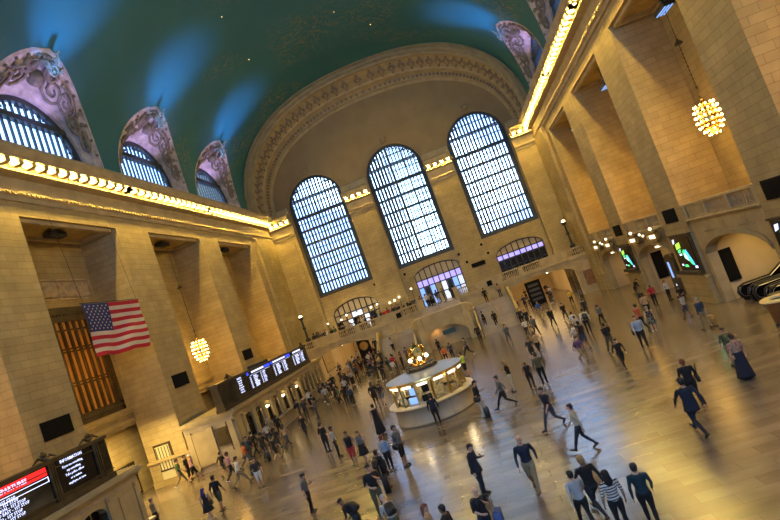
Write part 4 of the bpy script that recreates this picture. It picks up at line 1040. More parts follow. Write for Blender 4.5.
# passages beyond the two gallery arches
m=MB()
m.box(-17.2,-17.0,YBAL+.5,86,0,4.25); m.box(-9.0,-8.7,YBAL+.5,86,0,4.25); m.box(-17,-9,86,86.3,0,4.25)
m.box(7.7,7.95,YBAL+.5,88,0,4.25); m.box(16.7,16.9,YBAL+.5,88,0,4.25); m.box(7.9,16.8,88,88.3,0,4.25)
m.box(-17.2,-8.7,YE+.8,88,4.25,4.5); m.box(7.7,17,YE+.8,88,4.25,4.5)
struct(m.build('wall_passage',M['interior_cream']),'cream walls of the lit passages under the far gallery','wall')
for (x,y,e) in ((-12.9,68,80),(-12.9,75,110),(-12.9,82,80),(12.3,67.5,90),(12.3,74,140),(12.3,82,110)): lamp('passage_light','AREA',(x,y,4.15),e*1.7,(1,.64,.26),rot=(0,0,0),sx=5,sy=5)
lamp('passage_light','AREA',(-20.2,32,4.9),750,(1,.70,.24),rot=(0,0,0),sx=2,sy=5)
lamp('passage_light','AREA',(-20.6,19.5,4.9),250,(1,.68,.26),rot=(0,0,0),sx=2,sy=5)
for (x,y,lab) in ((13.6,66.5,'round ceiling lamp glowing in the right passage arch'),(-13.4,66.0,'round ceiling lamp glowing in the left passage arch')):
    t=empty('ceiling_lamp',(x,y,3.9)); tag(t,lab,'ceiling lamp'); MB().ball((0,0,0),.16,10).build('globe',M['lamp_globe'],t,True); m=MB(); m.box(-.03,.03,-.03,.03,.1,.35); m.build('stem',M['brass'],t)
t=empty('notice_pylon',(12.0,71.5,0)); tag(t,'tall black notice pylon standing in the middle of the right passage','sign')
m=MB(); m.box(-1.0,1.0,-.15,.15,0,3.2); m.build('case',M['black_panel'],t)
for k in range(4): MB().box(-.7,.7,-.17,-.15,.6+.62*k,.95+.62*k).build('notice',M['cloth_dark'],t)
m=MB(); m.box(16.55,16.7,66.5,72,0,3.3); m.box(16.5,16.56,67,69,0,2.8,1); m.box(16.5,16.56,69.4,71.6,0,2.8,1); struct(m.build('door_10',[M['bronze'],M['black_glass']]),'dark bronze doors on the right side of the right passage','door')
m=MB(); m.box(17.3,18.2,YBAL-.08,YBAL,1.0,2.6); m.box(17.22,18.28,YBAL-.05,YBAL,.92,2.68); tag(m.build('wall_plaque',M['wood_counter']),'small brown plaque on the wall between the right passage and the corner','plaque')
t=empty('round_sign',(-12.6,74,2.3)); tag(t,'round yellow sign on a dark stand in the left passage','sign')
m=MB(); m.box(-.9,.9,-.1,.1,-2.3,1.5); m.build('stand',M['black_panel'],t); m=MB(); m.lathe([(.62,-.14),(.62,-.1)],n=24,axis=1); m.build('disc',M['gold'],t)
t=empty('poster',(-9.1,70,2.2)); tag(t,'pale blue lit poster at the right side of the left passage','poster'); MB().box(-.05,0,-1.1,1.1,-1.2,1.2).build('sheet',M['screen_white'],t); m=MB(); m.box(-.03,.02,-1.2,1.2,-1.3,1.3); m.build('frame',M['dark_iron'],t)
t=empty('poster',(-16.95,70,2.2)); tag(t,'amber lit poster on the left wall of the left passage','poster'); MB().box(0,.05,-2.1,2.1,-1.2,1.2).build('sheet',M['posters'],t); m=MB(); m.box(-.02,.03,-2.2,2.2,-1.3,1.3); m.build('frame',M['dark_iron'],t)
# track gate beside the far end of the ticket counter
t=empty('track_gate',(XL+.02,61.3,0)); tag(t,'lit bronze gate windows between the ticket counter and the left passage','gate')
m=MB(); 
for k in range(4): m.box(0,.15,-2.0+1.2*k,-1.85+1.2*k,0,3.3)
m.box(0,.15,-2.0,1.75,3.2,3.4); m.box(0,.15,-2.0,1.75,2.3,2.4); m.build('frame',M['bronze'],t)
for k in range(3): MB().box(.02,.06,-1.82+1.2*k,-.82+1.2*k,.9,2.28).build('pane',M['shop_glow'],t)
# torcheres in the corners of the gallery
for (x,y,l) in ((-17.5,66.3,'tall dark torchere lamp standing in the left corner of the gallery'),(17.5,66.3,'tall dark torchere lamp with a small bright top in the right corner of the gallery')):
    t=empty('torchere',(x,y,4.6)); tag(t,l,'floor lamp')
    m=MB(); m.lathe([(.42,0),(.42,.3),(.3,.4),(.3,1.2),(.38,1.3),(.16,1.5),(.12,2.6),(.24,2.8),(.14,3.0),(.1,3.9),(.3,4.1),(.34,4.3)],n=12); m.build('stem',M['dark_iron'],t,True)
    MB().lathe([(.05,4.3),(.24,4.34),(.2,4.5),(.02,4.62)],n=12).build('lamp_bowl',M['window_lamp'],t,True)
    
# little round vents and boxes on end wall
for i,(px,z) in enumerate(((-7.6,9.8),(-3.3,9.7),(4.35,9.7),(5.0,8.4),(7.5,9.9),(8.0,8.6))):
    m=MB(); m.lathe([(.14,-.12),(.17,-.05),(.17,0)],(0,0,0),12,axis=1)
    o=m.build('wall_vent',M['black_panel'],loc=(px,YE-.02 if i in(9,) else YE-.0-(1.0 if -7.5<px<-3.8 or 4.1<px<7.8 else 0),z)); tag(o,'small round black vent on the end wall, %s'%['beside the left gallery door arch','left of the central glass doors','right of the central glass doors, upper','right of the central glass doors, lower','left of the right door arch, upper','left of the right door arch, lower'][i],'vent')
m=MB(); m.box(-.9,.9,-.15,0,0,.55); o=m.build('sign_box',M['black_panel'],loc=(6.3,YE-1.01,7.4)); tag(o,'wide black sign box on the pilaster right of the central glass doors','sign')
for (x,l) in ((-5.1,'small black speaker box on the gallery front left of the stair'),(6.6,'small black speaker box on the gallery front right of the stair')):
    m=MB(); m.box(-.3,.3,-.3,0,0,.6); o=m.build('speaker_box',M['black_panel'],loc=(x,YBAL-.0,4.72)); tag(o,l,'speaker')
# restaurant tables and lamps on left gallery
for k in range(9):
    x=-16.6+1.45*k; y=67.2+(k%2)*1.3
    t=empty('table',(x,y,4.6)); tag(t,'low display table on the left gallery, %s in the row'%['first','second','third','fourth','fifth','sixth','seventh','eighth','ninth'][k],'table','tables on the left gallery')
    m=MB(); m.box(-.55,.55,-.35,.35,.72,.78); m.build('tabletop',M['wood_counter'],t)
    for (u,v) in ((-.48,-.28),(.48,-.28),(-.48,.28),(.48,.28)): MB().box(u-.03,u+.03,v-.03,v+.03,0,.72).build('leg',M['dark_iron'],t)
for k,(x,y,z) in enumerate(((-15.2,69.35,2.35),(-13.3,69.4,2.25),(-12.4,69.3,2.6),(-10.9,69.4,2.3),(-8.9,69.3,2.5),(-8.0,69.35,2.6),(-5.6,69.2,2.3),(-4.9,69.2,2.5),(-3.0,69.0,3.0),(-6.3,69.2,2.2))):
    t=empty('gallery_lamp',(x,y,4.6)); tag(t,'slim standing lamp with a glowing globe on the left gallery, %s from the left corner'%['first','second','third','fifth','sixth','seventh','ninth','tenth','eleventh','eighth'][k],'lamp','globe lamps on the left gallery')
    m=MB(); m.lathe([(.16,0),(.16,.05),(.03,.08),(.03,z-.15)],n=8); m.build('pole',M['dark_iron'],t); MB().ball((0,0,z),.115,10).build('globe',M['lamp_globe'],t,True)
lamp('gallery_light','AREA',(-11,67.5,10.3),80,(1,.75,.4),sx=7,sy=2)
lamp('gallery_room_light','AREA',(0,75,9.8),250,(.8,.8,1),sx=14,sy=3)

# ------------------------------------------------------------------ uplights of the lunettes
for s in (-1,1):
    for c in BAYC[1:]:
        X=XL+1.0 if s<0 else XR-1.0
        o=lamp('lunette_uplight','SPOT',(X,c,24.5),900,(.50,.40,1.0),.25,spot=math.radians(95)); aim(o,(X-s*-0+ (-s*-1.2),c,31))
        o.rotation_euler=(0,0,0); aim(o,(X+s*.3,c,31))
        o=lamp('vault_uplight','SPOT',(X-s*1.2,c,25.2),5200,(.06,.36,1.0),.4,spot=math.radians(50)); o.data.spot_blend=1.0; aim(o,((VXC+s*14.95),c,31.7))
# ------------------------------------------------------------------ sky outside, daylight
w=bpy.data.worlds.new('daylight'); sc.world=w; w.use_nodes=True; N,L=w.node_tree.nodes,w.node_tree.links; bg=N['Background']
tc=N.new('ShaderNodeTexCoord'); nz=N.new('ShaderNodeTexNoise'); nz.inputs['Scale'].default_value=5; nz.inputs['Detail'].default_value=6; L.new(tc.outputs['Generated'],nz.inputs['Vector'])
cr=N.new('ShaderNodeValToRGB'); e=cr.color_ramp.elements; e[0].position=.36; e[0].color=(.065,.12,.25,1); e[1].position=.60; e[1].color=(.50,.73,1.0,1); sx=N.new('ShaderNodeSeparateXYZ'); L.new(tc.outputs['Generated'],sx.inputs[0])
m1=N.new('ShaderNodeMath'); m1.operation='ADD'; m1.inputs[1].default_value=.04; L.new(sx.outputs['X'],m1.inputs[0])
m2=N.new('ShaderNodeMath'); m2.operation='ABSOLUTE'; L.new(m1.outputs[0],m2.inputs[0])
m3=N.new('ShaderNodeMath'); m3.operation='MULTIPLY_ADD'; m3.inputs[1].default_value=-.9; L.new(m2.outputs[0],m3.inputs[0]); L.new(nz.outputs['Fac'],m3.inputs[2])
L.new(m3.outputs[0],cr.inputs['Fac'])
L.new(cr.outputs['Color'],bg.inputs['Color']); bg.inputs['Strength'].default_value=19.0
def portal(loc,rot,sx,sy):
    l=bpy.data.lights.new('window_portal','AREA'); l.shape='RECTANGLE'; l.size=sx; l.size_y=sy; l.cycles.is_portal=True
    o=bpy.data.objects.new('window_portal',l); COL.objects.link(o); o.location=loc; o.rotation_euler=rot
for c,hw in WIN:
    portal((c,YE+1.9,(WZB+27)/2),(-PI/2,0,0),2*hw+.6,17)
    portal((c,YB0-1.2,13.5),(PI/2,0,0),2*hw+.2,26)
for s in (-1,1):
    for c in BAYC[1:]: portal(((-20.8 if s<0 else 20.6),c,26.5),(0,PI/2*(-1 if s<0 else 1),0),4.8,9)

# ------------------------------------------------------------------ camera
yaw,pit,rol=[math.radians(a) for a in (-7.134,3.959,-19.798)]
fw=Vector((math.sin(yaw)*math.cos(pit),math.cos(yaw)*math.cos(pit),math.sin(pit))); rt=Vector((math.cos(yaw),-math.sin(yaw),0)); up=rt.cross(fw)
X=rt*math.cos(rol)+up*math.sin(rol); Y=-rt*math.sin(rol)+up*math.cos(rol)
cam=bpy.data.cameras.new('camera'); co=bpy.data.objects.new('camera',cam); COL.objects.link(co)
Mx=Matrix((X,Y,-fw)).transposed().to_4x4(); Mx.translation=Vector((4.31,0,7.28)); co.matrix_world=Mx
cam.sensor_width=36; cam.lens=529.217/780*36; cam.clip_end=400; sc.camera=co
sc.view_settings.view_transform='Standard'; sc.view_settings.look='None'; sc.view_settings.gamma=1; sc.view_settings.exposure=0.3; sc.view_settings.use_curve_mapping=False
sc.cycles.max_bounces=6; sc.cycles.diffuse_bounces=4; sc.cycles.glossy_bounces=3; sc.cycles.transparent_max_bounces=8; sc.cycles.caustics_reflective=False; sc.cycles.caustics_refractive=False; sc.cycles.sample_clamp_indirect=4
sc.cycles.use_denoising=True
PEOPLE=[(-5.06, 21.71, 1.64, 0, 'phone', 'grey', 'short', 'trousers', 'black', 'bun', 'black', 'person in grey top with dark jacket round the waist, standing alone lower left of centre', {'extra': 'phone', 'z': 0.0, 'skin': 'light'}),
(-1.92, 17.62, 1.59, 170, 'leaning', 'black', 'short', 'trousers', 'charcoal', 'cap', 'black', 'person in black cap and backpack bending forward at the bottom edge', {'extra': 'pack', 'z': 0.0}),
(-1.44, 19.08, 1.92, -60, 'looking', 'black', 'short', 'trousers', 'olive', 'short', 'black', 'person in black shirt facing us, hands at chest, beside the luggage', {'extra': '', 'z': 0.0}),
(-1.68, 21.66, 1.65, 60, 'standing', 'black', 'long', 'trousers', 'black', 'short', 'black', 'person in black seen from behind, in the knot of travellers with backpacks', {'extra': 'pack', 'z': 0.0}),
(-0.41, 16.48, 1.6, 120, 'leaning', 'pale grey', 'short', 'trousers', 'olive', 'cap', 'pale grey', 'person in pale cap and grey top with black pack, bottom edge', {'extra': 'pack', 'z': 0.0}),
(-4.13, 26.36, 1.74, -80, 'strolling', 'black', 'none', 'shorts', 'red', 'short', 'black', 'person in black vest and bright red shorts, walking hand in hand', {'extra': '', 'z': 0.0}),
(-3.48, 26.14, 1.61, -100, 'strolling', 'grey', 'none', 'skirt', 'black', 'long', 'brown', 'person in grey top and short black skirt beside the red shorts', {'extra': '', 'z': 0.0}),
(-5.65, 28.86, 1.74, 20, 'standing', 'pale grey', 'short', 'trousers', 'black', 'short', 'black', 'person in grey T-shirt and black trousers, back half turned, left of centre', {'extra': '', 'z': 0.0}),
(-6.84, 30.74, 1.78, 70, 'standing', 'black', 'short', 'trousers', 'black', 'short', 'black', 'person all in black standing just behind the grey T-shirt', {'extra': '', 'z': 0.0}),
(-10.41, 37.35, 1.58, -90, 'strolling', 'black', 'long', 'trousers', 'black', 'long', 'black', 'person in black with long dark hair walking toward us, between counter and centre', {'extra': '', 'z': 0.0}),
(-11.98, 45.17, 1.76, 80, 'strolling', 'black', 'long', 'trousers', 'brown', 'short', 'black', 'person in black jacket and brown trousers walking away beside the ticket counter', {'extra': '', 'z': 0.0}),
(-13.8, 49.48, 1.79, 160, 'standing', 'white', 'long', 'trousers', 'black', 'short', 'black', 'person in white shirt at the ledge of the long ticket counter', {'extra': '', 'z': 0.0}),
(-12.61, 52.36, 1.58, -90, 'standing', 'charcoal', 'short', 'trousers', 'black', 'short', 'black', 'person in dark clothes with a small suitcase at far end of the counter', {'extra': '', 'z': 0.0}),
(-8.87, 44.45, 1.66, 90, 'standing', 'black', 'short', 'trousers', 'black', 'short', 'brown', 'person in black, left one of a close pair before the left passage', {'extra': '', 'z': 0.0}),
(-8.1, 43.49, 1.6, 80, 'standing', 'denim blue', 'long', 'trousers', 'black', 'short', 'black', 'person in blue jacket, right one of a close pair before the left passage', {'extra': '', 'z': 0.0}),
(-5.15, 39.11, 1.92, -70, 'strolling', 'black', 'short', 'shorts', 'black', 'long', 'black', 'person in black top and black shorts left of the information booth', {'extra': '', 'z': 0.0}),
(-4.77, 39.68, 1.59, 100, 'strolling', 'charcoal', 'short', 'shorts', 'grey', 'short', 'brown', 'person in charcoal tee and grey shorts close to the booth ledge', {'extra': '', 'z': 0.0}),
(-3.49, 30.9, 1.81, 110, 'standing', 'black', 'none', 'long_skirt', 'black', 'bun', 'black', 'person in a long black dress with hair up, in front of the booth, left', {'extra': '', 'z': 0.0}),
(-1.8, 23.79, 1.64, 60, 'standing', 'pale blue', 'long', 'trousers', 'black', 'short', 'red', 'person with red hair in a pale blue shirt beside the black luggage', {'extra': '', 'z': 0.0}),
(-1.12, 23.82, 1.88, -20, 'standing', 'grey', 'short', 'shorts', 'black', 'short', 'black', 'person in grey T-shirt and black shorts with shoulder bag, right of luggage', {'extra': 'bag', 'z': 0.0}),
(0.17, 28.99, 1.67, 100, 'standing', 'navy', 'long', 'trousers', 'black', 'short', 'black', 'person in navy hoodie leaning at the window of the information booth', {'extra': '', 'z': 0.0}),
(2.36, 18.27, 1.79, -20, 'phone', 'navy', 'long', 'trousers', 'dark denim', 'short', 'black', 'person in navy jacket holding a phone, standing alone right of centre', {'extra': 'phone coat', 'z': 0.0}),
(2.48, 14.9, 1.62, -60, 'looking', 'black', 'short', 'trousers', 'navy', 'bald', 'black', 'person bald, in black T-shirt with black backpack, bottom edge', {'extra': 'pack', 'z': 0.0, 'skin': 'light'}),
(0.98, 14.92, 1.58, 0, 'standing', 'tan', 'long', 'trousers', 'black', 'long', 'red', 'person with long reddish hair, only the head showing at the bottom edge', {'extra': '', 'z': 0.0}),
(1.53, 14.52, 1.58, 160, 'standing', 'black', 'long', 'trousers', 'black', 'short', 'black', 'person with black hair and black jacket cut by the bottom edge', {'extra': '', 'z': 0.0}),
(3.97, 27.82, 1.82, -170, 'striding', 'grey', 'long', 'trousers', 'black', 'short', 'black', 'person in slim grey shirt striding across the bright floor right of booth', {'extra': '', 'z': 0.0}),
(5.59, 22.63, 1.84, -140, 'striding', 'navy', 'short', 'trousers', 'denim blue', 'short', 'brown', 'person in navy T-shirt and blue jeans walking toward the camera', {'extra': '', 'z': 0.0}),
(6.14, 19.42, 1.72, 160, 'walking', 'cream', 'long', 'trousers', 'dark denim', 'short', 'black', 'person in white shirt and jeans looking at a phone, back to us', {'extra': '', 'z': 0.0}),
(4.08, 17.38, 1.86, -100, 'walking', 'navy', 'long', 'trousers', 'khaki', 'bald', 'grey', 'person balding, in navy sweater and light chinos walking toward the camera', {'extra': '', 'z': 0.0, 'skin': 'light'}),
(5.47, 14.82, 1.7, 110, 'striding', 'black', 'long', 'trousers', 'dark denim', 'short', 'blond', 'person with short fair hair in a black sweater, walking away at the bottom', {'extra': '', 'z': 0.0}),
(5.04, 14.28, 1.58, 100, 'walking', 'pale grey', 'long', 'trousers', 'black', 'short', 'black', 'person in a pale grey hoodie at the bottom, beside the black sweater', {'extra': '', 'z': 0.0}),
(5.79, 13.64, 1.58, 100, 'standing', 'striped', 'short', 'trousers', 'black', 'long', 'black', 'person in a black and white striped top seen from behind', {'extra': '', 'z': 0.0}),
(6.47, 13.57, 1.58, 80, 'strolling', 'teal', 'long', 'trousers', 'black', 'short', 'black', 'person in a teal sweater beside the striped top, bottom right', {'extra': '', 'z': 0.0}),
(9.48, 17.92, 1.92, 100, 'striding', 'navy', 'long', 'trousers', 'navy', 'short', 'black', 'person in a dark navy suit striding away on the right', {'extra': 'coat', 'z': 0.0}),
(10.45, 20.36, 1.71, 80, 'strolling', 'black', 'long', 'trousers', 'black', 'short', 'red', 'person in black jacket with reddish hair just ahead of the dark suit', {'extra': 'bag', 'z': 0.0}),
(12.72, 21.41, 1.76, 100, 'standing', 'flowered pink', 'short', 'long_skirt', 'navy', 'short', 'brown', 'person in flowered top and long navy skirt near the right edge', {'extra': '', 'z': 0.0}),
(13.27, 23.38, 1.61, 90, 'standing', 'olive', 'short', 'trousers', 'khaki', 'cap', 'brown', 'person in cap with green backpack next to the long navy skirt', {'extra': 'pack green', 'z': 0.0}),
(15.4, 30.58, 1.79, 110, 'strolling', 'denim blue', 'long', 'trousers', 'khaki', 'short', 'grey', 'person in blue shirt and khaki trousers pulling a tan suitcase', {'extra': '', 'z': 0.0}),
(16.11, 34.71, 1.58, 120, 'strolling', 'patterned grey', 'short', 'shorts', 'denim blue', 'short', 'brown', 'person in patterned grey top and denim shorts by the pier with map', {'extra': '', 'z': 0.0}),
(18.25, 40.68, 1.58, -130, 'seated', 'black', 'short', 'trousers', 'black', 'short', 'black', 'person in black crouching at the foot of the right pier', {'extra': '', 'z': 0.0}),
(18.13, 42.8, 1.58, -60, 'standing', 'white', 'long', 'trousers', 'black', 'short', 'black', 'person in white shirt and black trousers before the sign pylon arch', {'extra': '', 'z': 0.0}),
(16.87, 42.26, 1.73, -80, 'standing', 'red', 'long', 'trousers', 'black', 'short', 'blond', 'person in a red jacket before the sign pylon arch', {'extra': '', 'z': 0.0}),
(18.04, 50.25, 1.58, 20, 'leaning', 'black', 'long', 'trousers', 'black', 'short', 'black', 'person in black bending over luggage by the small map screen', {'extra': '', 'z': 0.0}),
(15.11, 38.54, 1.82, 100, 'standing', 'tan', 'short', 'trousers', 'black', 'short', 'black', 'person in tan top right behind the flowered black dress', {'extra': '', 'z': 0.0}),
(13.84, 34.23, 1.58, 90, 'standing', 'flowered black', 'none', 'dress', 'black', 'short', 'grey', 'person in a flowered black dress with bare legs, right side', {'extra': '', 'z': 0.0}),
(13.53, 35.14, 1.81, 110, 'walking', 'rust', 'short', 'trousers', 'black', 'short', 'black', 'person in a rust orange top walking just behind the pale shirt', {'extra': '', 'z': 0.0}),
(12.13, 30.85, 1.92, -100, 'walking', 'pale blue', 'long', 'trousers', 'black', 'short', 'red', 'person in pale blue shirt with diagonal strap striding toward us', {'extra': 'bag', 'z': 0.0}),
(10.76, 32.33, 1.83, 100, 'walking', 'black', 'short', 'trousers', 'olive', 'short', 'black', 'person in black top with an orange collar, middle right', {'extra': '', 'z': 0.0}),
(10.22, 28.41, 1.58, -90, 'striding', 'black', 'long', 'trousers', 'black', 'short', 'black', 'person in black leather jacket walking, middle right, lowest of three', {'extra': '', 'z': 0.0}),
(12.68, 41.77, 1.63, 100, 'walking', 'grey', 'short', 'trousers', 'black', 'short', 'black', 'person in grey T-shirt walking away alone, right of the busy group', {'extra': '', 'z': 0.0}),
(11.26, 40.19, 1.92, 90, 'standing', 'white', 'long', 'trousers', 'black', 'short', 'brown', 'person in white shirt and black trousers in the busy group right of centre', {'extra': 'pack', 'z': 0.0}),
(13.04, 48.53, 1.64, 80, 'walking', 'navy', 'long', 'trousers', 'dark denim', 'short', 'black', 'person in navy jacket at the upper edge of the busy group', {'extra': '', 'z': 0.0}),
(9.87, 35.09, 1.92, 110, 'strolling', 'black', 'none', 'shorts', 'denim blue', 'short', 'black', 'person in black vest and denim shorts in the busy group right of centre', {'extra': '', 'z': 0.0}),
(9.8, 37.1, 1.58, 190, 'walking', 'white', 'long', 'trousers', 'khaki', 'short', 'black', 'person in loose white shirt walking left in the busy group', {'extra': '', 'z': 0.0}),
(9.03, 32.53, 1.6, -60, 'striding', 'purple', 'short', 'trousers', 'khaki', 'short', 'black', 'person in purple shirt and khaki trousers with backpack, nearest of the group', {'extra': 'pack', 'z': 0.0}),
(10.82, 42.48, 1.64, 100, 'standing', 'white', 'short', 'trousers', 'grey', 'short', 'black', 'person in white tee with grey trousers at the back of the busy group', {'extra': '', 'z': 0.0}),
(10.6, 40.36, 1.58, 60, 'standing', 'cream', 'short', 'trousers', 'black', 'short', 'black', 'person in cream shirt squeezed in the middle of the busy group', {'extra': '', 'z': 0.0}),
(11.49, 50.31, 1.66, -80, 'walking', 'black', 'short', 'trousers', 'charcoal', 'short', 'black', 'person in black tee and white bag left of the busy group', {'extra': 'pack', 'z': 0.0}),
(14.11, 60.18, 1.63, -90, 'walking', 'yellow', 'short', 'trousers', 'black', 'short', 'black', 'person in a yellow top at the mouth of the right passage', {'extra': '', 'z': 0.0}),
(15.0, 58.72, 1.58, 90, 'walking', 'grey', 'long', 'trousers', 'black', 'short', 'black', 'person in grey with dark trousers at the right jamb of the right passage', {'extra': '', 'z': 0.0}),
(10.07, 48.63, 1.85, -80, 'walking', 'black', 'long', 'trousers', 'black', 'short', 'black', 'person in a black suit walking out of the right passage', {'extra': '', 'z': 0.0}),
(8.06, 56.04, 1.91, -90, 'standing', 'charcoal', 'long', 'trousers', 'black', 'short', 'black', 'person in charcoal, left one of the dark pair at foot of right stair', {'extra': '', 'z': 0.0}),
(8.43, 53.86, 1.83, -60, 'standing', 'navy', 'long', 'trousers', 'black', 'short', 'brown', 'person in navy, right one of the dark pair at foot of right stair', {'extra': '', 'z': 0.0}),
(7.66, 48.53, 1.62, -90, 'walking', 'white', 'short', 'trousers', 'black', 'short', 'black', 'person in white tee and black trousers below the dark pair', {'extra': '', 'z': 0.0}),
(8.26, 46.89, 1.84, -70, 'walking', 'grey', 'long', 'trousers', 'black', 'long', 'black', 'person in grey cardigan with long dark hair near the right passage', {'extra': '', 'z': 0.0}),
(10.31, 58.22, 1.8, -90, 'walking', 'blue', 'short', 'trousers', 'tan', 'short', 'black', 'person in a bright blue shirt in front of the black notice pylon', {'extra': '', 'z': 0.0}),
(7.33, 38.78, 1.72, 100, 'striding', 'tan', 'long', 'trousers', 'black', 'short', 'brown', 'person in tan top and black trousers striding, between stair and group', {'extra': '', 'z': 0.0}),
(6.7, 37.41, 1.58, -90, 'standing', 'charcoal', 'short', 'shorts', 'black', 'short', 'brown', 'person in charcoal tee partly hidden behind the olive shirt', {'extra': '', 'z': 0.0}),
(6.31, 29.91, 1.87, 100, 'standing', 'olive', 'short', 'trousers', 'black', 'short', 'brown', 'person in an olive shirt and black trousers seen from behind, right of centre', {'extra': '', 'z': 0.0}),
(5.62, 29.89, 1.58, -80, 'standing', 'black', 'none', 'trousers', 'black', 'long', 'blond', 'person with pale hair in black vest beside the olive shirt', {'extra': '', 'z': 0.0}),
(4.63, 30.8, 1.83, 170, 'phone', 'black', 'short', 'trousers', 'cream', 'long', 'blond', 'person with blond hair, black top and cream trousers looking at a phone', {'extra': 'phone', 'z': 0.0}),
(2.72, 27.54, 1.92, -10, 'phone', 'black', 'short', 'trousers', 'cream', 'short', 'black', 'person in black shirt and cream trousers close to the booth, right', {'extra': 'bag', 'z': 0.0}),
(1.88, 39.64, 1.82, 150, 'standing', 'lime yellow', 'none', 'shorts', 'black', 'short', 'brown', 'person in a bright yellow safety vest behind the booth', {'extra': '', 'z': 0.0}),
(2.13, 48.52, 1.83, -160, 'striding', 'grey', 'short', 'trousers', 'black', 'short', 'black', 'person in grey tee striding left past the low niche', {'extra': '', 'z': 0.0}),
(5.92, 48.77, 1.68, -80, 'walking', 'grey', 'long', 'trousers', 'denim blue', 'long', 'brown', 'person with long tan hair and jeans stepping off the right stair', {'extra': '', 'z': 0.0}),
(0.57, 49.93, 1.58, 80, 'standing', 'denim blue', 'long', 'trousers', 'navy', 'short', 'black', 'person in blue denim shirt behind the booth roof', {'extra': '', 'z': 0.0}),
(0.02, 48.78, 1.58, -80, 'standing', 'orange', 'short', 'trousers', 'black', 'short', 'black', 'person in orange top half hidden behind the booth roof', {'extra': '', 'z': 0.0}),
(-1.06, 57.08, 1.58, 60, 'standing', 'black', 'short', 'trousers', 'black', 'short', 'black', 'person in black before the low niche, near the green sign', {'extra': '', 'z': 0.0}),
(3.4, 55.8, 1.75, -80, 'standing', 'charcoal', 'long', 'trousers', 'black', 'short', 'black', 'person in charcoal at the foot of the right curved coping', {'extra': '', 'z': 0.0}),
(-11.45, 24.78, 1.63, 70, 'strolling', 'black', 'none', 'dress', 'black', 'long', 'blue', 'person with blue hair in a short black dress, lower left', {'extra': 'bag', 'z': 0.0}),
(-11.38, 25.83, 1.85, 80, 'strolling', 'black', 'short', 'shorts', 'olive', 'short', 'black', 'person in black T-shirt and olive shorts beside the blue hair', {'extra': '', 'z': 0.0}),
(-18.84, 34.45, 1.92, 20, 'walking', 'green', 'short', 'trousers', 'khaki', 'short', 'black', 'person in green T-shirt by the small lit doorway', {'extra': '', 'z': 0.0}),
(-17.95, 34.67, 1.92, 10, 'walking', 'pink', 'short', 'shorts', 'black', 'cap', 'white', 'person in white cap and pink shirt by the small lit doorway', {'extra': '', 'z': 0.0}),
(-18.83, 35.5, 1.82, 10, 'standing', 'charcoal', 'short', 'trousers', 'black', 'short', 'black', 'person in charcoal between the green T-shirt and the white cap', {'extra': '', 'z': 0.0}),
(-14.91, 33.23, 1.64, 60, 'walking', 'black', 'short', 'shorts', 'charcoal', 'short', 'brown', 'person in dark T-shirt and shorts at the near corner of the counter', {'extra': '', 'z': 0.0}),
(-13.48, 31.48, 1.81, 40, 'walking', 'pink', 'short', 'trousers', 'black', 'short', 'brown', 'person in pink top left of the white shirt, lower left crowd', {'extra': '', 'z': 0.0}),
(-11.89, 29.39, 1.8, 50, 'striding', 'white', 'long', 'trousers', 'khaki', 'short', 'black', 'person in big white shirt and khaki trousers, lower left crowd', {'extra': '', 'z': 0.0}),
(-13.8, 35.97, 1.84, 70, 'walking', 'black', 'short', 'trousers', 'black', 'short', 'black', 'person in black left of the orange T-shirt', {'extra': '', 'z': 0.0}),
(-13.41, 33.63, 1.74, 50, 'striding', 'orange', 'short', 'trousers', 'grey', 'short', 'black', 'person in orange T-shirt in the lower left crowd', {'extra': '', 'z': 0.0}),
(-13.73, 35.02, 1.79, -90, 'walking', 'denim blue', 'short', 'trousers', 'charcoal', 'short', 'black', 'person in blue top right of the orange T-shirt', {'extra': 'pack', 'z': 0.0}),
(-10.05, 27.91, 1.62, -60, 'standing', 'charcoal', 'short', 'shorts', 'white', 'short', 'brown', 'person in dark shirt and white shorts holding a bag, lower left crowd', {'extra': 'bag', 'z': 0.0}),
(-11.02, 32.93, 1.58, 60, 'walking', 'black', 'short', 'shorts', 'black', 'short', 'black', 'person in black shorts wheeling a black suitcase, lower left crowd', {'extra': '', 'z': 0.0}),
(-12.46, 34.53, 1.8, 80, 'walking', 'black', 'long', 'trousers', 'black', 'short', 'black', 'person in long black sleeves right of the blue top', {'extra': '', 'z': 0.0}),
(-13.76, 39.27, 1.82, 100, 'standing', 'khaki', 'short', 'trousers', 'black', 'cap', 'white', 'person in white cap and khaki top at the counter windows', {'extra': '', 'z': 0.0}),
(-13.8, 38.59, 1.63, 120, 'standing', 'cream', 'short', 'trousers', 'denim blue', 'short', 'brown', 'person in cream shirt at the counter windows', {'extra': '', 'z': 0.0}),
(-13.8, 40.93, 1.64, 120, 'standing', 'charcoal', 'long', 'trousers', 'black', 'bun', 'black', 'person in charcoal with hair up at the counter windows', {'extra': '', 'z': 0.0}),
(-11.2, 35.57, 1.66, 60, 'walking', 'tan', 'long', 'trousers', 'denim blue', 'long', 'brown', 'person in tan top and blue jeans leaving the counter', {'extra': '', 'z': 0.0}),
(-11.88, 35.57, 1.62, 60, 'walking', 'black', 'short', 'trousers', 'dark denim', 'short', 'black', 'person in black T-shirt and dark jeans beside the tan top', {'extra': '', 'z': 0.0}),
(-15.7, 25.5, 1.61, 60, 'standing', 'charcoal', 'short', 'trousers', 'black', 'short', 'black', 'person in charcoal half hidden at the end of the near counter', {'extra': '', 'z': 0.0}),
(-15.3, 26.2, 1.66, 60, 'standing', 'cream', 'long', 'trousers', 'black', 'short', 'grey', 'person grey haired in cream at the end of the near counter', {'extra': '', 'z': 0.0}),
(5.58, 63.45, 1.7, 90, 'standing', 'black', 'long', 'trousers', 'black', 'short', 'black', 'person in black near the top of the right stair flight', {'extra': '', 'z': 3.06}),
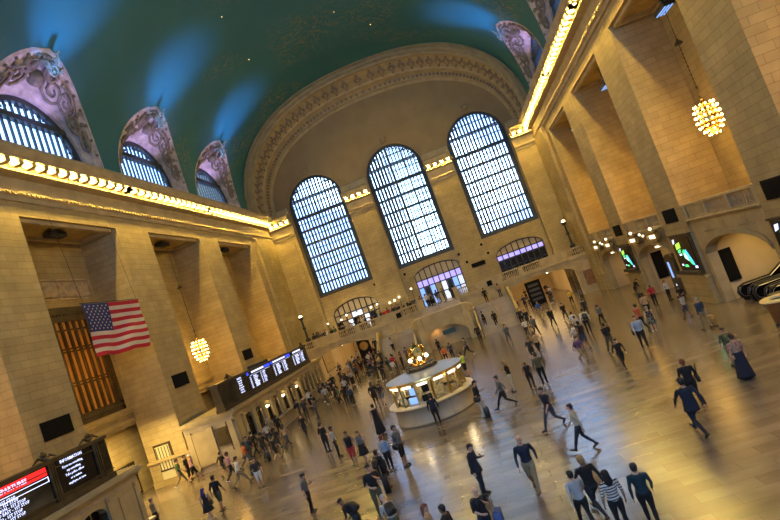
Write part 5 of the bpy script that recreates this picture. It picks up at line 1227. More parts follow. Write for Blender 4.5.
(4.46, 59.75, 1.7, 90, 'stair', 'white', 'long', 'trousers', 'black', 'short', 'brown', 'person in white shirt climbing the right stair flight', {'extra': 'pack', 'z': 0.86}),
(5.6, 59.2, 1.7, -90, 'stair', 'black', 'long', 'trousers', 'black', 'short', 'black', 'person in black low on the right stair beside the middle handrail', {'extra': '', 'z': 0.52}),
(7.31, 63.6, 1.7, -90, 'standing', 'tan', 'short', 'trousers', 'denim blue', 'long', 'brown', 'person in tan top at the top right corner of the right stair', {'extra': '', 'z': 3.06}),
(-6.4, 60.6, 1.7, 90, 'stair', 'pale grey', 'long', 'trousers', 'black', 'short', 'black', 'person in pale grey climbing the left stair flight', {'extra': '', 'z': 1.38}),
(-8.42, 61.4, 1.7, -90, 'stair', 'black', 'long', 'trousers', 'black', 'short', 'black', 'person in black halfway down the left stair flight', {'extra': '', 'z': 1.9}),
(-7.9, 59.3, 1.7, 90, 'stair', 'charcoal', 'long', 'trousers', 'black', 'short', 'brown', 'person in charcoal starting up the left stair flight', {'extra': '', 'z': 0.52}),
(-5.53, 52.06, 1.6, 80, 'phone', 'white', 'long', 'trousers', 'khaki', 'short', 'black', 'person in white top and khaki trousers, short black hair, left passage crowd', {'extra': '', 'z': 0.0}),
(-12.5, 61.5, 1.84, -100, 'standing', 'pale grey', 'short', 'trousers', 'charcoal', 'short', 'black', 'person in pale grey top and charcoal trousers, short black hair, left passage crowd', {'extra': '', 'z': 0.0}),
(-5.8, 54.49, 1.84, 80, 'phone', 'red', 'long', 'trousers', 'olive', 'short', 'black', 'person in red top and olive trousers, short black hair, left passage crowd', {'extra': '', 'z': 0.0}),
(-10.6, 52.79, 1.75, 60, 'standing', 'charcoal', 'long', 'trousers', 'denim blue', 'long', 'black', 'person in charcoal top and denim blue trousers, long black hair, left passage crowd', {'extra': '', 'z': 0.0}),
(-6.31, 57.13, 1.66, -100, 'strolling', 'pale grey', 'long', 'trousers', 'khaki', 'short', 'black', 'person in pale grey top and khaki trousers, short black hair, left passage crowd', {'extra': '', 'z': 0.0}),
(-8.84, 56.28, 1.76, 80, 'standing', 'black', 'short', 'trousers', 'khaki', 'short', 'black', 'person in black top and khaki trousers, short black hair, left passage crowd', {'extra': 'pack', 'z': 0.0}),
(-10.76, 55.4, 1.61, -80, 'standing', 'pale grey', 'long', 'trousers', 'black', 'long', 'brown', 'person in pale grey top and black trousers, long brown hair, left passage crowd', {'extra': 'bag', 'z': 0.0}),
(-10.8, 63.27, 1.64, -80, 'standing', 'navy', 'short', 'trousers', 'olive', 'long', 'brown', 'person in navy top and olive trousers, long brown hair, left passage crowd', {'extra': '', 'z': 0.0}),
(-4.63, 52.73, 1.81, 180, 'phone', 'black', 'short', 'trousers', 'black', 'short', 'brown', 'person in black top and black trousers, short brown hair, left passage crowd', {'extra': '', 'z': 0.0}),
(-6.46, 55.11, 1.64, 60, 'standing', 'grey', 'short', 'trousers', 'olive', 'bun', 'black', 'person in grey top and olive trousers, pinned up black hair, left passage crowd', {'extra': 'pack', 'z': 0.0}),
(-11.23, 56.75, 1.77, 60, 'phone', 'rust', 'long', 'trousers', 'charcoal', 'bun', 'blond', 'person in rust top and charcoal trousers, pinned up blond hair, left passage crowd', {'extra': '', 'z': 0.0}),
(-9.61, 62.92, 1.65, 180, 'strolling', 'grey', 'short', 'trousers', 'olive', 'bun', 'brown', 'person in grey top and olive trousers, pinned up brown hair, left passage crowd', {'extra': 'bag', 'z': 0.0}),
(-5.85, 55.49, 1.69, 100, 'phone', 'pale blue', 'long', 'trousers', 'denim blue', 'short', 'brown', 'person in pale blue top and denim blue trousers, short brown hair, left passage crowd', {'extra': '', 'z': 0.0}),
(-5.01, 55.19, 1.77, 180, 'strolling', 'black', 'short', 'trousers', 'khaki', 'long', 'brown', 'person in black top and khaki trousers, long brown hair, left passage crowd', {'extra': '', 'z': 0.0}),
(-10.72, 59.38, 1.82, 180, 'strolling', 'rust', 'long', 'trousers', 'khaki', 'long', 'black', 'person in rust top and khaki trousers, long black hair, left passage crowd', {'extra': 'bag', 'z': 0.0}),
(-12.67, 64.03, 1.78, 0, 'standing', 'denim blue', 'short', 'trousers', 'khaki', 'long', 'black', 'person in denim blue top and khaki trousers, long black hair, left passage crowd', {'extra': 'bag', 'z': 0.0}),
(-9.14, 63.43, 1.64, 180, 'looking', 'navy', 'short', 'trousers', 'olive', 'short', 'black', 'person in navy top and olive trousers, short black hair, left passage crowd', {'extra': '', 'z': 0.0}),
(-13.49, 52.34, 1.7, 60, 'phone', 'grey', 'short', 'trousers', 'khaki', 'short', 'black', 'person in grey top and khaki trousers, short black hair, left passage crowd', {'extra': 'bag', 'z': 0.0}),
(-13.32, 53.32, 1.84, 0, 'standing', 'denim blue', 'short', 'trousers', 'black', 'long', 'blond', 'person in denim blue top and black trousers, long blond hair, left passage crowd', {'extra': 'bag', 'z': 0.0}),
(-10.49, 51.0, 1.84, -60, 'phone', 'charcoal', 'long', 'trousers', 'denim blue', 'long', 'brown', 'person in charcoal top and denim blue trousers, long brown hair, left passage crowd', {'extra': 'bag', 'z': 0.0}),
(-8.05, 55.59, 1.84, -80, 'strolling', 'black', 'short', 'trousers', 'dark denim', 'bun', 'black', 'person in black top and dark denim trousers, pinned up black hair, left passage crowd', {'extra': '', 'z': 0.0}),
(-11.02, 62.59, 1.67, 0, 'phone', 'black', 'short', 'trousers', 'khaki', 'short', 'blond', 'person in black top and khaki trousers, short blond hair, left passage crowd', {'extra': 'bag', 'z': 0.0}),
(-11.17, 53.96, 1.72, -80, 'looking', 'navy', 'long', 'trousers', 'khaki', 'long', 'black', 'person in navy top and khaki trousers, long black hair, left passage crowd', {'extra': '', 'z': 0.0}),
(-11.27, 61.31, 1.83, -100, 'standing', 'black', 'long', 'trousers', 'khaki', 'long', 'black', 'person in black top and khaki trousers, long black hair, left passage crowd', {'extra': '', 'z': 0.0}),
(-4.67, 57.65, 1.79, 100, 'strolling', 'purple', 'short', 'trousers', 'olive', 'short', 'black', 'person in purple top and olive trousers, short black hair, left passage crowd', {'extra': '', 'z': 0.0}),
(-12.75, 50.54, 1.71, 0, 'looking', 'charcoal', 'short', 'trousers', 'olive', 'short', 'black', 'person in charcoal top and olive trousers, short black hair, left passage crowd', {'extra': 'pack', 'z': 0.0}),
(-9.53, 59.92, 1.68, -100, 'phone', 'purple', 'short', 'trousers', 'denim blue', 'bun', 'black', 'person in purple top and denim blue trousers, pinned up black hair, left passage crowd', {'extra': '', 'z': 0.0}),
(-7.91, 57.02, 1.73, 0, 'looking', 'grey', 'short', 'trousers', 'khaki', 'bun', 'brown', 'person in grey top and khaki trousers, pinned up brown hair, left passage crowd', {'extra': '', 'z': 0.0}),
(-7.76, 50.85, 1.63, -80, 'standing', 'charcoal', 'short', 'trousers', 'khaki', 'bun', 'black', 'person in charcoal top and khaki trousers, pinned up black hair, left passage crowd', {'extra': '', 'z': 0.0}),
(-12.98, 55.73, 1.82, -60, 'standing', 'black', 'long', 'trousers', 'dark denim', 'short', 'blond', 'person in black top and dark denim trousers, short blond hair, left passage crowd', {'extra': '', 'z': 0.0}),
(-11.04, 58.78, 1.64, 100, 'looking', 'denim blue', 'short', 'trousers', 'black', 'short', 'brown', 'person in denim blue top and black trousers, short brown hair, left passage crowd', {'extra': 'bag', 'z': 0.0}),
(-11.93, 51.37, 1.82, 180, 'phone', 'navy', 'short', 'trousers', 'dark denim', 'short', 'black', 'person in navy top and dark denim trousers, short black hair, left passage crowd', {'extra': '', 'z': 0.0}),
(-13.2, 59.72, 1.7, 180, 'phone', 'charcoal', 'long', 'trousers', 'dark denim', 'bun', 'black', 'person in charcoal top and dark denim trousers, pinned up black hair, left passage crowd', {'extra': '', 'z': 0.0}),
(-6.51, 50.91, 1.79, -80, 'phone', 'black', 'short', 'trousers', 'charcoal', 'bun', 'black', 'person in black top and charcoal trousers, pinned up black hair, left passage crowd', {'extra': '', 'z': 0.0}),
(-7.37, 55.7, 1.69, 60, 'strolling', 'navy', 'short', 'trousers', 'denim blue', 'long', 'blond', 'person in navy top and denim blue trousers, long blond hair, left passage crowd', {'extra': 'pack', 'z': 0.0}),
(-12.16, 57.26, 1.72, 0, 'strolling', 'cream', 'long', 'trousers', 'denim blue', 'short', 'blond', 'person in cream top and denim blue trousers, short blond hair, left passage crowd', {'extra': 'pack', 'z': 0.0}),
(-10.34, 62.65, 1.79, 80, 'standing', 'navy', 'long', 'trousers', 'black', 'long', 'black', 'person in navy top and black trousers, long black hair, left passage crowd', {'extra': '', 'z': 0.0}),
(-10.75, 60.87, 1.72, -60, 'standing', 'black', 'short', 'trousers', 'olive', 'short', 'blond', 'person in black top and olive trousers, short blond hair, left passage crowd', {'extra': '', 'z': 0.0}),
(-11.26, 59.81, 1.74, -80, 'looking', 'grey', 'long', 'trousers', 'black', 'short', 'black', 'person in grey top and black trousers, short black hair, left passage crowd', {'extra': '', 'z': 0.0}),
(-7.6, 53.05, 1.79, -60, 'standing', 'charcoal', 'short', 'trousers', 'olive', 'bun', 'black', 'person in charcoal top and olive trousers, pinned up black hair, left passage crowd', {'extra': 'bag', 'z': 0.0}),
(-13.5, 79.65, 1.61, 60, 'standing', 'black', 'short', 'trousers', 'khaki', 'bun', 'black', 'person in black top and khaki trousers, pinned up black hair, inside left passage', {'extra': '', 'z': 0.0}),
(-14.76, 77.21, 1.72, -100, 'standing', 'pale grey', 'long', 'trousers', 'black', 'short', 'black', 'person in pale grey top and black trousers, short black hair, inside left passage', {'extra': 'pack', 'z': 0.0}),
(-13.4, 74.9, 1.73, -80, 'strolling', 'white', 'short', 'trousers', 'charcoal', 'bun', 'black', 'person in white top and charcoal trousers, pinned up black hair, inside left passage', {'extra': '', 'z': 0.0}),
(-12.78, 78.88, 1.73, 180, 'phone', 'white', 'short', 'trousers', 'dark denim', 'short', 'blond', 'person in white top and dark denim trousers, short blond hair, inside left passage', {'extra': 'pack', 'z': 0.0}),
(-12.9, 67.68, 1.74, -60, 'strolling', 'navy', 'long', 'trousers', 'olive', 'bun', 'black', 'person in navy top and olive trousers, pinned up black hair, inside left passage', {'extra': '', 'z': 0.0}),
(-11.23, 69.54, 1.66, -80, 'phone', 'grey', 'short', 'trousers', 'charcoal', 'short', 'blond', 'person in grey top and charcoal trousers, short blond hair, inside left passage', {'extra': '', 'z': 0.0}),
(-14.51, 72.8, 1.62, 60, 'phone', 'white', 'short', 'trousers', 'denim blue', 'long', 'black', 'person in white top and denim blue trousers, long black hair, inside left passage', {'extra': '', 'z': 0.0}),
(-10.48, 75.09, 1.8, -100, 'standing', 'tan', 'short', 'trousers', 'black', 'bun', 'black', 'person in tan top and black trousers, pinned up black hair, inside left passage', {'extra': 'pack', 'z': 0.0}),
(-13.81, 67.65, 1.77, 100, 'standing', 'grey', 'short', 'trousers', 'charcoal', 'long', 'blond', 'person in grey top and charcoal trousers, long blond hair, inside left passage', {'extra': 'bag', 'z': 0.0}),
(-11.34, 73.71, 1.81, -100, 'standing', 'black', 'short', 'trousers', 'charcoal', 'long', 'blond', 'person in black top and charcoal trousers, long blond hair, inside left passage', {'extra': 'pack', 'z': 0.0}),
(-15.49, 68.66, 1.67, -60, 'standing', 'grey', 'long', 'trousers', 'dark denim', 'short', 'black', 'person in grey top and dark denim trousers, short black hair, inside left passage', {'extra': 'pack', 'z': 0.0}),
(-11.13, 67.48, 1.71, -60, 'looking', 'white', 'long', 'trousers', 'khaki', 'bun', 'black', 'person in white top and khaki trousers, pinned up black hair, inside left passage', {'extra': 'pack', 'z': 0.0}),
(13.05, 67.86, 1.84, -100, 'looking', 'black', 'short', 'trousers', 'olive', 'short', 'black', 'person in black top and olive trousers, short black hair, inside right passage', {'extra': 'pack', 'z': 0.0}),
(13.85, 72.38, 1.74, 60, 'standing', 'white', 'long', 'trousers', 'denim blue', 'short', 'brown', 'person in white top and denim blue trousers, short brown hair, inside right passage', {'extra': '', 'z': 0.0}),
(14.6, 80.66, 1.69, -60, 'standing', 'black', 'long', 'trousers', 'dark denim', 'bun', 'blond', 'person in black top and dark denim trousers, pinned up blond hair, inside right passage', {'extra': 'pack', 'z': 0.0}),
(8.98, 69.05, 1.77, -80, 'standing', 'navy', 'long', 'trousers', 'charcoal', 'long', 'blond', 'person in navy top and charcoal trousers, long blond hair, inside right passage', {'extra': '', 'z': 0.0}),
(9.46, 76.9, 1.75, 0, 'looking', 'black', 'long', 'trousers', 'black', 'long', 'black', 'person in black top and black trousers, long black hair, inside right passage', {'extra': 'bag', 'z': 0.0}),
(13.83, 73.18, 1.8, 60, 'looking', 'rust', 'short', 'trousers', 'dark denim', 'short', 'black', 'person in rust top and dark denim trousers, short black hair, inside right passage', {'extra': 'bag', 'z': 0.0}),
(10.21, 71.16, 1.84, -100, 'strolling', 'denim blue', 'short', 'trousers', 'dark denim', 'bun', 'brown', 'person in denim blue top and dark denim trousers, pinned up brown hair, inside right passage', {'extra': '', 'z': 0.0}),
(9.23, 79.56, 1.73, -80, 'standing', 'navy', 'long', 'trousers', 'denim blue', 'short', 'blond', 'person in navy top and denim blue trousers, short blond hair, inside right passage', {'extra': 'bag', 'z': 0.0}),
(11.79, 83.44, 1.7, -80, 'looking', 'black', 'short', 'trousers', 'charcoal', 'short', 'brown', 'person in black top and charcoal trousers, short brown hair, inside right passage', {'extra': '', 'z': 0.0}),
(10.52, 67.8, 1.62, 0, 'standing', 'navy', 'short', 'trousers', 'dark denim', 'short', 'black', 'person in navy top and dark denim trousers, short black hair, inside right passage', {'extra': '', 'z': 0.0}),
(12.86, 77.28, 1.72, 80, 'strolling', 'black', 'long', 'trousers', 'khaki', 'short', 'blond', 'person in black top and khaki trousers, short blond hair, inside right passage', {'extra': '', 'z': 0.0}),
(9.32, 82.01, 1.67, -60, 'phone', 'black', 'short', 'trousers', 'black', 'short', 'black', 'person in black top and black trousers, short black hair, inside right passage', {'extra': '', 'z': 0.0}),
(-10.35, 47.17, 1.81, -80, 'strolling', 'charcoal', 'short', 'trousers', 'black', 'bun', 'black', 'person in charcoal top and black trousers, pinned up black hair, before the far counter windows', {'extra': 'pack', 'z': 0.0}),
(-10.06, 49.41, 1.77, -80, 'standing', 'pale grey', 'long', 'trousers', 'black', 'short', 'black', 'person in pale grey top and black trousers, short black hair, before the far counter windows', {'extra': '', 'z': 0.0}),
(-11.67, 48.08, 1.78, -80, 'strolling', 'pale grey', 'short', 'trousers', 'olive', 'long', 'black', 'person in pale grey top and olive trousers, long black hair, before the far counter windows', {'extra': '', 'z': 0.0}),
(-12.67, 44.59, 1.69, -80, 'looking', 'charcoal', 'long', 'trousers', 'charcoal', 'bun', 'blond', 'person in charcoal top and charcoal trousers, pinned up blond hair, before the far counter windows', {'extra': '', 'z': 0.0}),
(-9.83, 45.96, 1.6, 180, 'strolling', 'green', 'short', 'trousers', 'black', 'bun', 'brown', 'person in green top and black trousers, pinned up brown hair, before the far counter windows', {'extra': '', 'z': 0.0}),
(-8.47, 45.06, 1.67, 60, 'standing', 'pale grey', 'short', 'trousers', 'olive', 'short', 'black', 'person in pale grey top and olive trousers, short black hair, before the far counter windows', {'extra': 'pack', 'z': 0.0}),
(-13.51, 45.37, 1.74, 0, 'standing', 'charcoal', 'short', 'trousers', 'charcoal', 'long', 'black', 'person in charcoal top and charcoal trousers, long black hair, before the far counter windows', {'extra': 'pack', 'z': 0.0}),
(-11.18, 43.03, 1.66, 180, 'phone', 'grey', 'short', 'trousers', 'denim blue', 'short', 'black', 'person in grey top and denim blue trousers, short black hair, before the far counter windows', {'extra': '', 'z': 0.0}),
(-3.55, 67.28, 1.61, 0, 'looking', 'charcoal', 'long', 'trousers', 'denim blue', 'bun', 'black', 'person in charcoal top and denim blue trousers, pinned up black hair, left gallery', {'extra': 'bag', 'z': 4.6}),
(-4.02, 67.92, 1.79, 0, 'phone', 'black', 'long', 'trousers', 'charcoal', 'short', 'blond', 'person in black top and charcoal trousers, short blond hair, left gallery', {'extra': '', 'z': 4.6}),
(-3.21, 68.19, 1.81, -80, 'strolling', 'grey', 'short', 'trousers', 'denim blue', 'short', 'blond', 'person in grey top and denim blue trousers, short blond hair, left gallery', {'extra': 'pack', 'z': 4.6}),
(-7.74, 66.36, 1.61, 0, 'standing', 'pale grey', 'short', 'trousers', 'black', 'short', 'blond', 'person in pale grey top and black trousers, short blond hair, left gallery', {'extra': '', 'z': 4.6}),
(-6.64, 67.43, 1.62, 60, 'looking', 'pale grey', 'short', 'trousers', 'charcoal', 'bun', 'black', 'person in pale grey top and charcoal trousers, pinned up black hair, left gallery', {'extra': '', 'z': 4.6}),
(-13.17, 68.19, 1.67, -80, 'phone', 'white', 'long', 'trousers', 'charcoal', 'long', 'black', 'person in white top and charcoal trousers, long black hair, left gallery', {'extra': '', 'z': 4.6}),
(-11.79, 67.39, 1.6, -100, 'phone', 'white', 'short', 'trousers', 'dark denim', 'short', 'brown', 'person in white top and dark denim trousers, short brown hair, left gallery', {'extra': '', 'z': 4.6}),
(-10.26, 68.05, 1.8, -100, 'looking', 'white', 'short', 'trousers', 'khaki', 'short', 'black', 'person in white top and khaki trousers, short black hair, left gallery', {'extra': '', 'z': 4.6}),
(-7.39, 68.56, 1.63, -80, 'strolling', 'red', 'short', 'trousers', 'denim blue', 'bun', 'blond', 'person in red top and denim blue trousers, pinned up blond hair, left gallery', {'extra': 'bag', 'z': 4.6}),
(-15.46, 67.49, 1.69, 180, 'standing', 'denim blue', 'short', 'trousers', 'khaki', 'short', 'blond', 'person in denim blue top and khaki trousers, short blond hair, left gallery', {'extra': 'bag', 'z': 4.6}),
(-15.99, 66.25, 1.8, 180, 'standing', 'grey', 'short', 'trousers', 'denim blue', 'long', 'brown', 'person in grey top and denim blue trousers, long brown hair, left gallery', {'extra': '', 'z': 4.6}),
(-10.83, 68.6, 1.74, -100, 'phone', 'grey', 'short', 'trousers', 'dark denim', 'short', 'brown', 'person in grey top and dark denim trousers, short brown hair, left gallery', {'extra': 'bag', 'z': 4.6}),
(-13.79, 68.75, 1.62, 180, 'strolling', 'charcoal', 'short', 'trousers', 'olive', 'short', 'black', 'person in charcoal top and olive trousers, short black hair, left gallery', {'extra': 'bag', 'z': 4.6}),
(-5.33, 66.35, 1.6, 60, 'looking', 'navy', 'short', 'trousers', 'khaki', 'long', 'brown', 'person in navy top and khaki trousers, long brown hair, left gallery', {'extra': 'pack', 'z': 4.6}),
(-10.47, 66.45, 1.62, 60, 'standing', 'navy', 'short', 'trousers', 'denim blue', 'short', 'blond', 'person in navy top and denim blue trousers, short blond hair, left gallery', {'extra': 'pack', 'z': 4.6}),
(-4.35, 66.49, 1.67, 180, 'looking', 'denim blue', 'short', 'trousers', 'black', 'short', 'blond', 'person in denim blue top and black trousers, short blond hair, left gallery', {'extra': '', 'z': 4.6}),
(-15.33, 66.75, 1.77, -80, 'strolling', 'navy', 'short', 'trousers', 'khaki', 'short', 'black', 'person in navy top and khaki trousers, short black hair, left gallery', {'extra': '', 'z': 4.6}),
(-6.52, 66.52, 1.78, 100, 'standing', 'red', 'long', 'trousers', 'khaki', 'short', 'brown', 'person in red top and khaki trousers, short brown hair, left gallery', {'extra': '', 'z': 4.6}),
(-12.82, 66.98, 1.62, -100, 'standing', 'black', 'short', 'trousers', 'black', 'short', 'brown', 'person in black top and black trousers, short brown hair, left gallery', {'extra': 'bag', 'z': 4.6}),
(-7.94, 67.98, 1.63, 80, 'standing', 'denim blue', 'short', 'trousers', 'black', 'bun', 'blond', 'person in denim blue top and black trousers, pinned up blond hair, left gallery', {'extra': 'bag', 'z': 4.6}),
(-16.27, 68.56, 1.68, -80, 'standing', 'grey', 'long', 'trousers', 'khaki', 'short', 'black', 'person in grey top and khaki trousers, short black hair, left gallery', {'extra': '', 'z': 4.6}),
(-5.16, 67.86, 1.71, 0, 'looking', 'navy', 'short', 'trousers', 'denim blue', 'short', 'brown', 'person in navy top and denim blue trousers, short brown hair, left gallery', {'extra': '', 'z': 4.6}),
(-5.89, 67.4, 1.74, -80, 'standing', 'navy', 'short', 'trousers', 'olive', 'long', 'black', 'person in navy top and olive trousers, long black hair, left gallery', {'extra': '', 'z': 4.6}),
(-8.94, 67.4, 1.61, 100, 'standing', 'rust', 'short', 'trousers', 'dark denim', 'long', 'brown', 'person in rust top and dark denim trousers, long brown hair, left gallery', {'extra': 'pack', 'z': 4.6}),
(-9.67, 66.95, 1.73, 180, 'phone', 'black', 'long', 'trousers', 'charcoal', 'bun', 'black', 'person in black top and charcoal trousers, pinned up black hair, left gallery', {'extra': '', 'z': 4.6}),
(-13.71, 66.01, 1.81, 80, 'phone', 'green', 'short', 'trousers', 'charcoal', 'short', 'black', 'person in green top and charcoal trousers, short black hair, left gallery', {'extra': '', 'z': 4.6}),
(-16.66, 67.9, 1.78, 60, 'looking', 'denim blue', 'short', 'trousers', 'khaki', 'long', 'black', 'person in denim blue top and khaki trousers, long black hair, left gallery', {'extra': 'bag', 'z': 4.6}),
(-14.79, 66.16, 1.82, 180, 'phone', 'white', 'long', 'trousers', 'black', 'short', 'blond', 'person in white top and black trousers, short blond hair, left gallery', {'extra': 'bag', 'z': 4.6}),
(-14.61, 67.84, 1.65, -60, 'phone', 'black', 'short', 'trousers', 'denim blue', 'short', 'brown', 'person in black top and denim blue trousers, short brown hair, left gallery', {'extra': '', 'z': 4.6}),
(-5.53, 68.61, 1.69, -100, 'looking', 'purple', 'long', 'trousers', 'black', 'bun', 'black', 'person in purple top and black trousers, pinned up black hair, left gallery', {'extra': 'pack', 'z': 4.6}),
(-3.5, 66.05, 1.65, 60, 'standing', 'charcoal', 'short', 'trousers', 'dark denim', 'short', 'blond', 'person in charcoal top and dark denim trousers, short blond hair, left gallery', {'extra': '', 'z': 4.6}),
(-12.85, 66.26, 1.64, 0, 'standing', 'black', 'long', 'trousers', 'denim blue', 'bun', 'black', 'person in black top and denim blue trousers, pinned up black hair, left gallery', {'extra': '', 'z': 4.6}),
(-11.96, 66.3, 1.78, -100, 'looking', 'pale grey', 'short', 'trousers', 'denim blue', 'short', 'blond', 'person in pale grey top and denim blue trousers, short blond hair, left gallery', {'extra': '', 'z': 4.6}),
(-16.67, 66.42, 1.83, 100, 'strolling', 'charcoal', 'long', 'trousers', 'dark denim', 'short', 'black', 'person in charcoal top and dark denim trousers, short black hair, left gallery', {'extra': 'pack', 'z': 4.6}),
(0.89, 65.74, 1.81, 180, 'standing', 'grey', 'short', 'trousers', 'olive', 'long', 'blond', 'person in grey top and olive trousers, long blond hair, head of stairs', {'extra': '', 'z': 4.6}),
(0.03, 66.88, 1.83, 60, 'standing', 'charcoal', 'long', 'trousers', 'khaki', 'long', 'brown', 'person in charcoal top and khaki trousers, long brown hair, head of stairs', {'extra': 'pack', 'z': 4.6}),
(1.83, 69.59, 1.64, 0, 'standing', 'pale grey', 'short', 'trousers', 'denim blue', 'long', 'black', 'person in pale grey top and denim blue trousers, long black hair, head of stairs', {'extra': 'pack', 'z': 4.6}),
(-0.72, 66.38, 1.61, 80, 'phone', 'pale grey', 'short', 'trousers', 'black', 'long', 'blond', 'person in pale grey top and black trousers, long blond hair, head of stairs', {'extra': 'pack', 'z': 4.6}),
(1.91, 68.27, 1.68, 60, 'standing', 'charcoal', 'short', 'trousers', 'dark denim', 'long', 'black', 'person in charcoal top and dark denim trousers, long black hair, head of stairs', {'extra': '', 'z': 4.6}),
(-1.28, 65.73, 1.8, 80, 'strolling', 'white', 'long', 'trousers', 'black', 'short', 'brown', 'person in white top and black trousers, short brown hair, head of stairs', {'extra': '', 'z': 4.6}),
(-2.05, 66.09, 1.76, 60, 'strolling', 'navy', 'long', 'trousers', 'black', 'short', 'black', 'person in navy top and black trousers, short black hair, head of stairs', {'extra': 'pack', 'z': 4.6}),
(-1.41, 66.68, 1.79, 180, 'standing', 'grey', 'short', 'trousers', 'charcoal', 'bun', 'black', 'person in grey top and charcoal trousers, pinned up black hair, head of stairs', {'extra': 'bag', 'z': 4.6}),
(-1.17, 68.26, 1.71, -80, 'standing', 'pale grey', 'short', 'trousers', 'black', 'long', 'black', 'person in pale grey top and black trousers, long black hair, head of stairs', {'extra': '', 'z': 4.6})]
CASES=[(-13.5, 53.54, 0, 'nylon_black', 'small black suitcase standing by the far end of the counter', 0.62), (-11.77, 33.38, 30, 'nylon_black', 'black suitcase wheeled in the lower left crowd', 0.62), (15.82, 30.8, 20, 'case_tan', 'tan suitcase pulled by the khaki trousers', 0.62), (-2.03, 23.32, 40, 'nylon_black', 'tall black suitcase in the knot of travellers, near the red hair', 0.75), (-1.58, 21.29, 10, 'nylon_black', 'black suitcase in the knot of travellers, nearest the camera', 0.7), (2.92, 27.31, 0, 'nylon_black', 'black wheeled bag beside the cream trousers', 0.5), (2.84, 15.09, 0, 'nylon_blue', 'blue bag beside the bald person at the bottom edge', 0.8), (17.72, 48.74, 0, 'nylon_black', 'low dark suitcase by the small map screen', 0.5)]
# ------------------------------------------------------------------ people
def fabric(name,c,r=.85,var=.12): return mat(name,c,r,var=var,vscale=9)
FC={'black':(.008,.008,.009),'charcoal':(.022,.023,.026),'grey':(.11,.115,.12),'pale grey':(.36,.36,.35),'white':(.62,.61,.58),'cream':(.52,.46,.34),'navy':(.010,.014,.030),
 'blue':(.03,.11,.42),'denim blue':(.032,.048,.085),'dark denim':(.015,.022,.038),'pale blue':(.28,.36,.48),'red':(.42,.025,.03),'orange':(.55,.13,.03),'rust':(.35,.09,.04),'pink':(.5,.27,.26),'purple':(.13,.07,.17),
 'green':(.05,.11,.045),'olive':(.09,.085,.045),'teal':(.008,.03,.038),'khaki':(.26,.20,.11),'tan':(.38,.25,.14),'brown':(.10,.05,.025),'yellow':(.6,.45,.04),'lime yellow':(.55,.8,.06)}
for k_,c_ in FC.items(): fabric('cloth_'+k_.replace(' ','_'),c_)
def cloth(n): return M['cloth_'+n.replace(' ','_')]
def striped(name,c1,c2,sc_=6.5):
    m=bpy.data.materials.new(name); m.use_nodes=True; N,L=nt(m); b=N['Principled BSDF']; b.inputs['Roughness'].default_value=.85
    tc=N.new('ShaderNodeTexCoord'); sp=N.new('ShaderNodeSeparateXYZ'); L.new(tc.outputs['Object'],sp.inputs[0]); mu=N.new('ShaderNodeMath'); mu.operation='MULTIPLY'; mu.inputs[1].default_value=sc_*2; L.new(sp.outputs['Z'],mu.inputs[0])
    fr=N.new('ShaderNodeMath'); fr.operation='FRACT'; L.new(mu.outputs[0],fr.inputs[0]); gt=N.new('ShaderNodeMath'); gt.operation='GREATER_THAN'; gt.inputs[1].default_value=.62; L.new(fr.outputs[0],gt.inputs[0])
    mx=N.new('ShaderNodeMix'); mx.data_type='RGBA'; L.new(gt.outputs[0],mx.inputs[0]); mx.inputs[6].default_value=(*c1,1); mx.inputs[7].default_value=(*c2,1); L.new(mx.outputs[2],b.inputs['Base Color']); M[name]=m
striped('cloth_striped',(.60,.57,.5),(.015,.015,.018))
def flowered(name,c1,c2,sc_=14):
    m=bpy.data.materials.new(name); m.use_nodes=True; N,L=nt(m); b=N['Principled BSDF']; b.inputs['Roughness'].default_value=.85
    tc=N.new('ShaderNodeTexCoord'); v=N.new('ShaderNodeTexVoronoi'); v.inputs['Scale'].default_value=sc_; L.new(tc.outputs['Object'],v.inputs['Vector'])
    r=N.new('ShaderNodeValToRGB'); e=r.color_ramp.elements; e[0].position=.3; e[0].color=(*c2,1); e[1].position=.42; e[1].color=(*c1,1); L.new(v.outputs['Distance'],r.inputs['Fac']); L.new(r.outputs['Color'],b.inputs['Base Color']); M[name]=m
flowered('cloth_flowered_pink',(.42,.26,.17),(.25,.06,.05)); flowered('cloth_flowered_black',(.02,.022,.026),(.3,.3,.28)); flowered('cloth_patterned_grey',(.36,.36,.36),(.10,.11,.13))
for n_,c_ in (('skin_light',(.52,.31,.21)),('skin_medium',(.38,.21,.125)),('skin_brown',(.17,.085,.045))): mat(n_,c_,.55)
for n_,c_ in (('hair_black',(.008,.007,.007)),('hair_brown',(.04,.022,.012)),('hair_blond',(.32,.20,.08)),('hair_red',(.16,.045,.015)),('hair_grey',(.22,.21,.20)),('hair_blue',(.02,.02,.13))): mat(n_,c_,.6)
mat('eye_dark',(.01,.008,.008),.3); mat('lip',(.25,.08,.06),.5); mat('shoe_black',(.012,.012,.013),.45); mat('shoe_white',(.6,.6,.58),.6); mat('shoe_brown',(.10,.05,.02),.5)
mat('nylon_black',(.012,.012,.014),.5); mat('nylon_blue',(.03,.06,.2),.5); mat('nylon_green',(.06,.09,.03),.6); mat('case_tan',(.42,.25,.07),.4); mat('phone_black',(.01,.01,.012),.2)

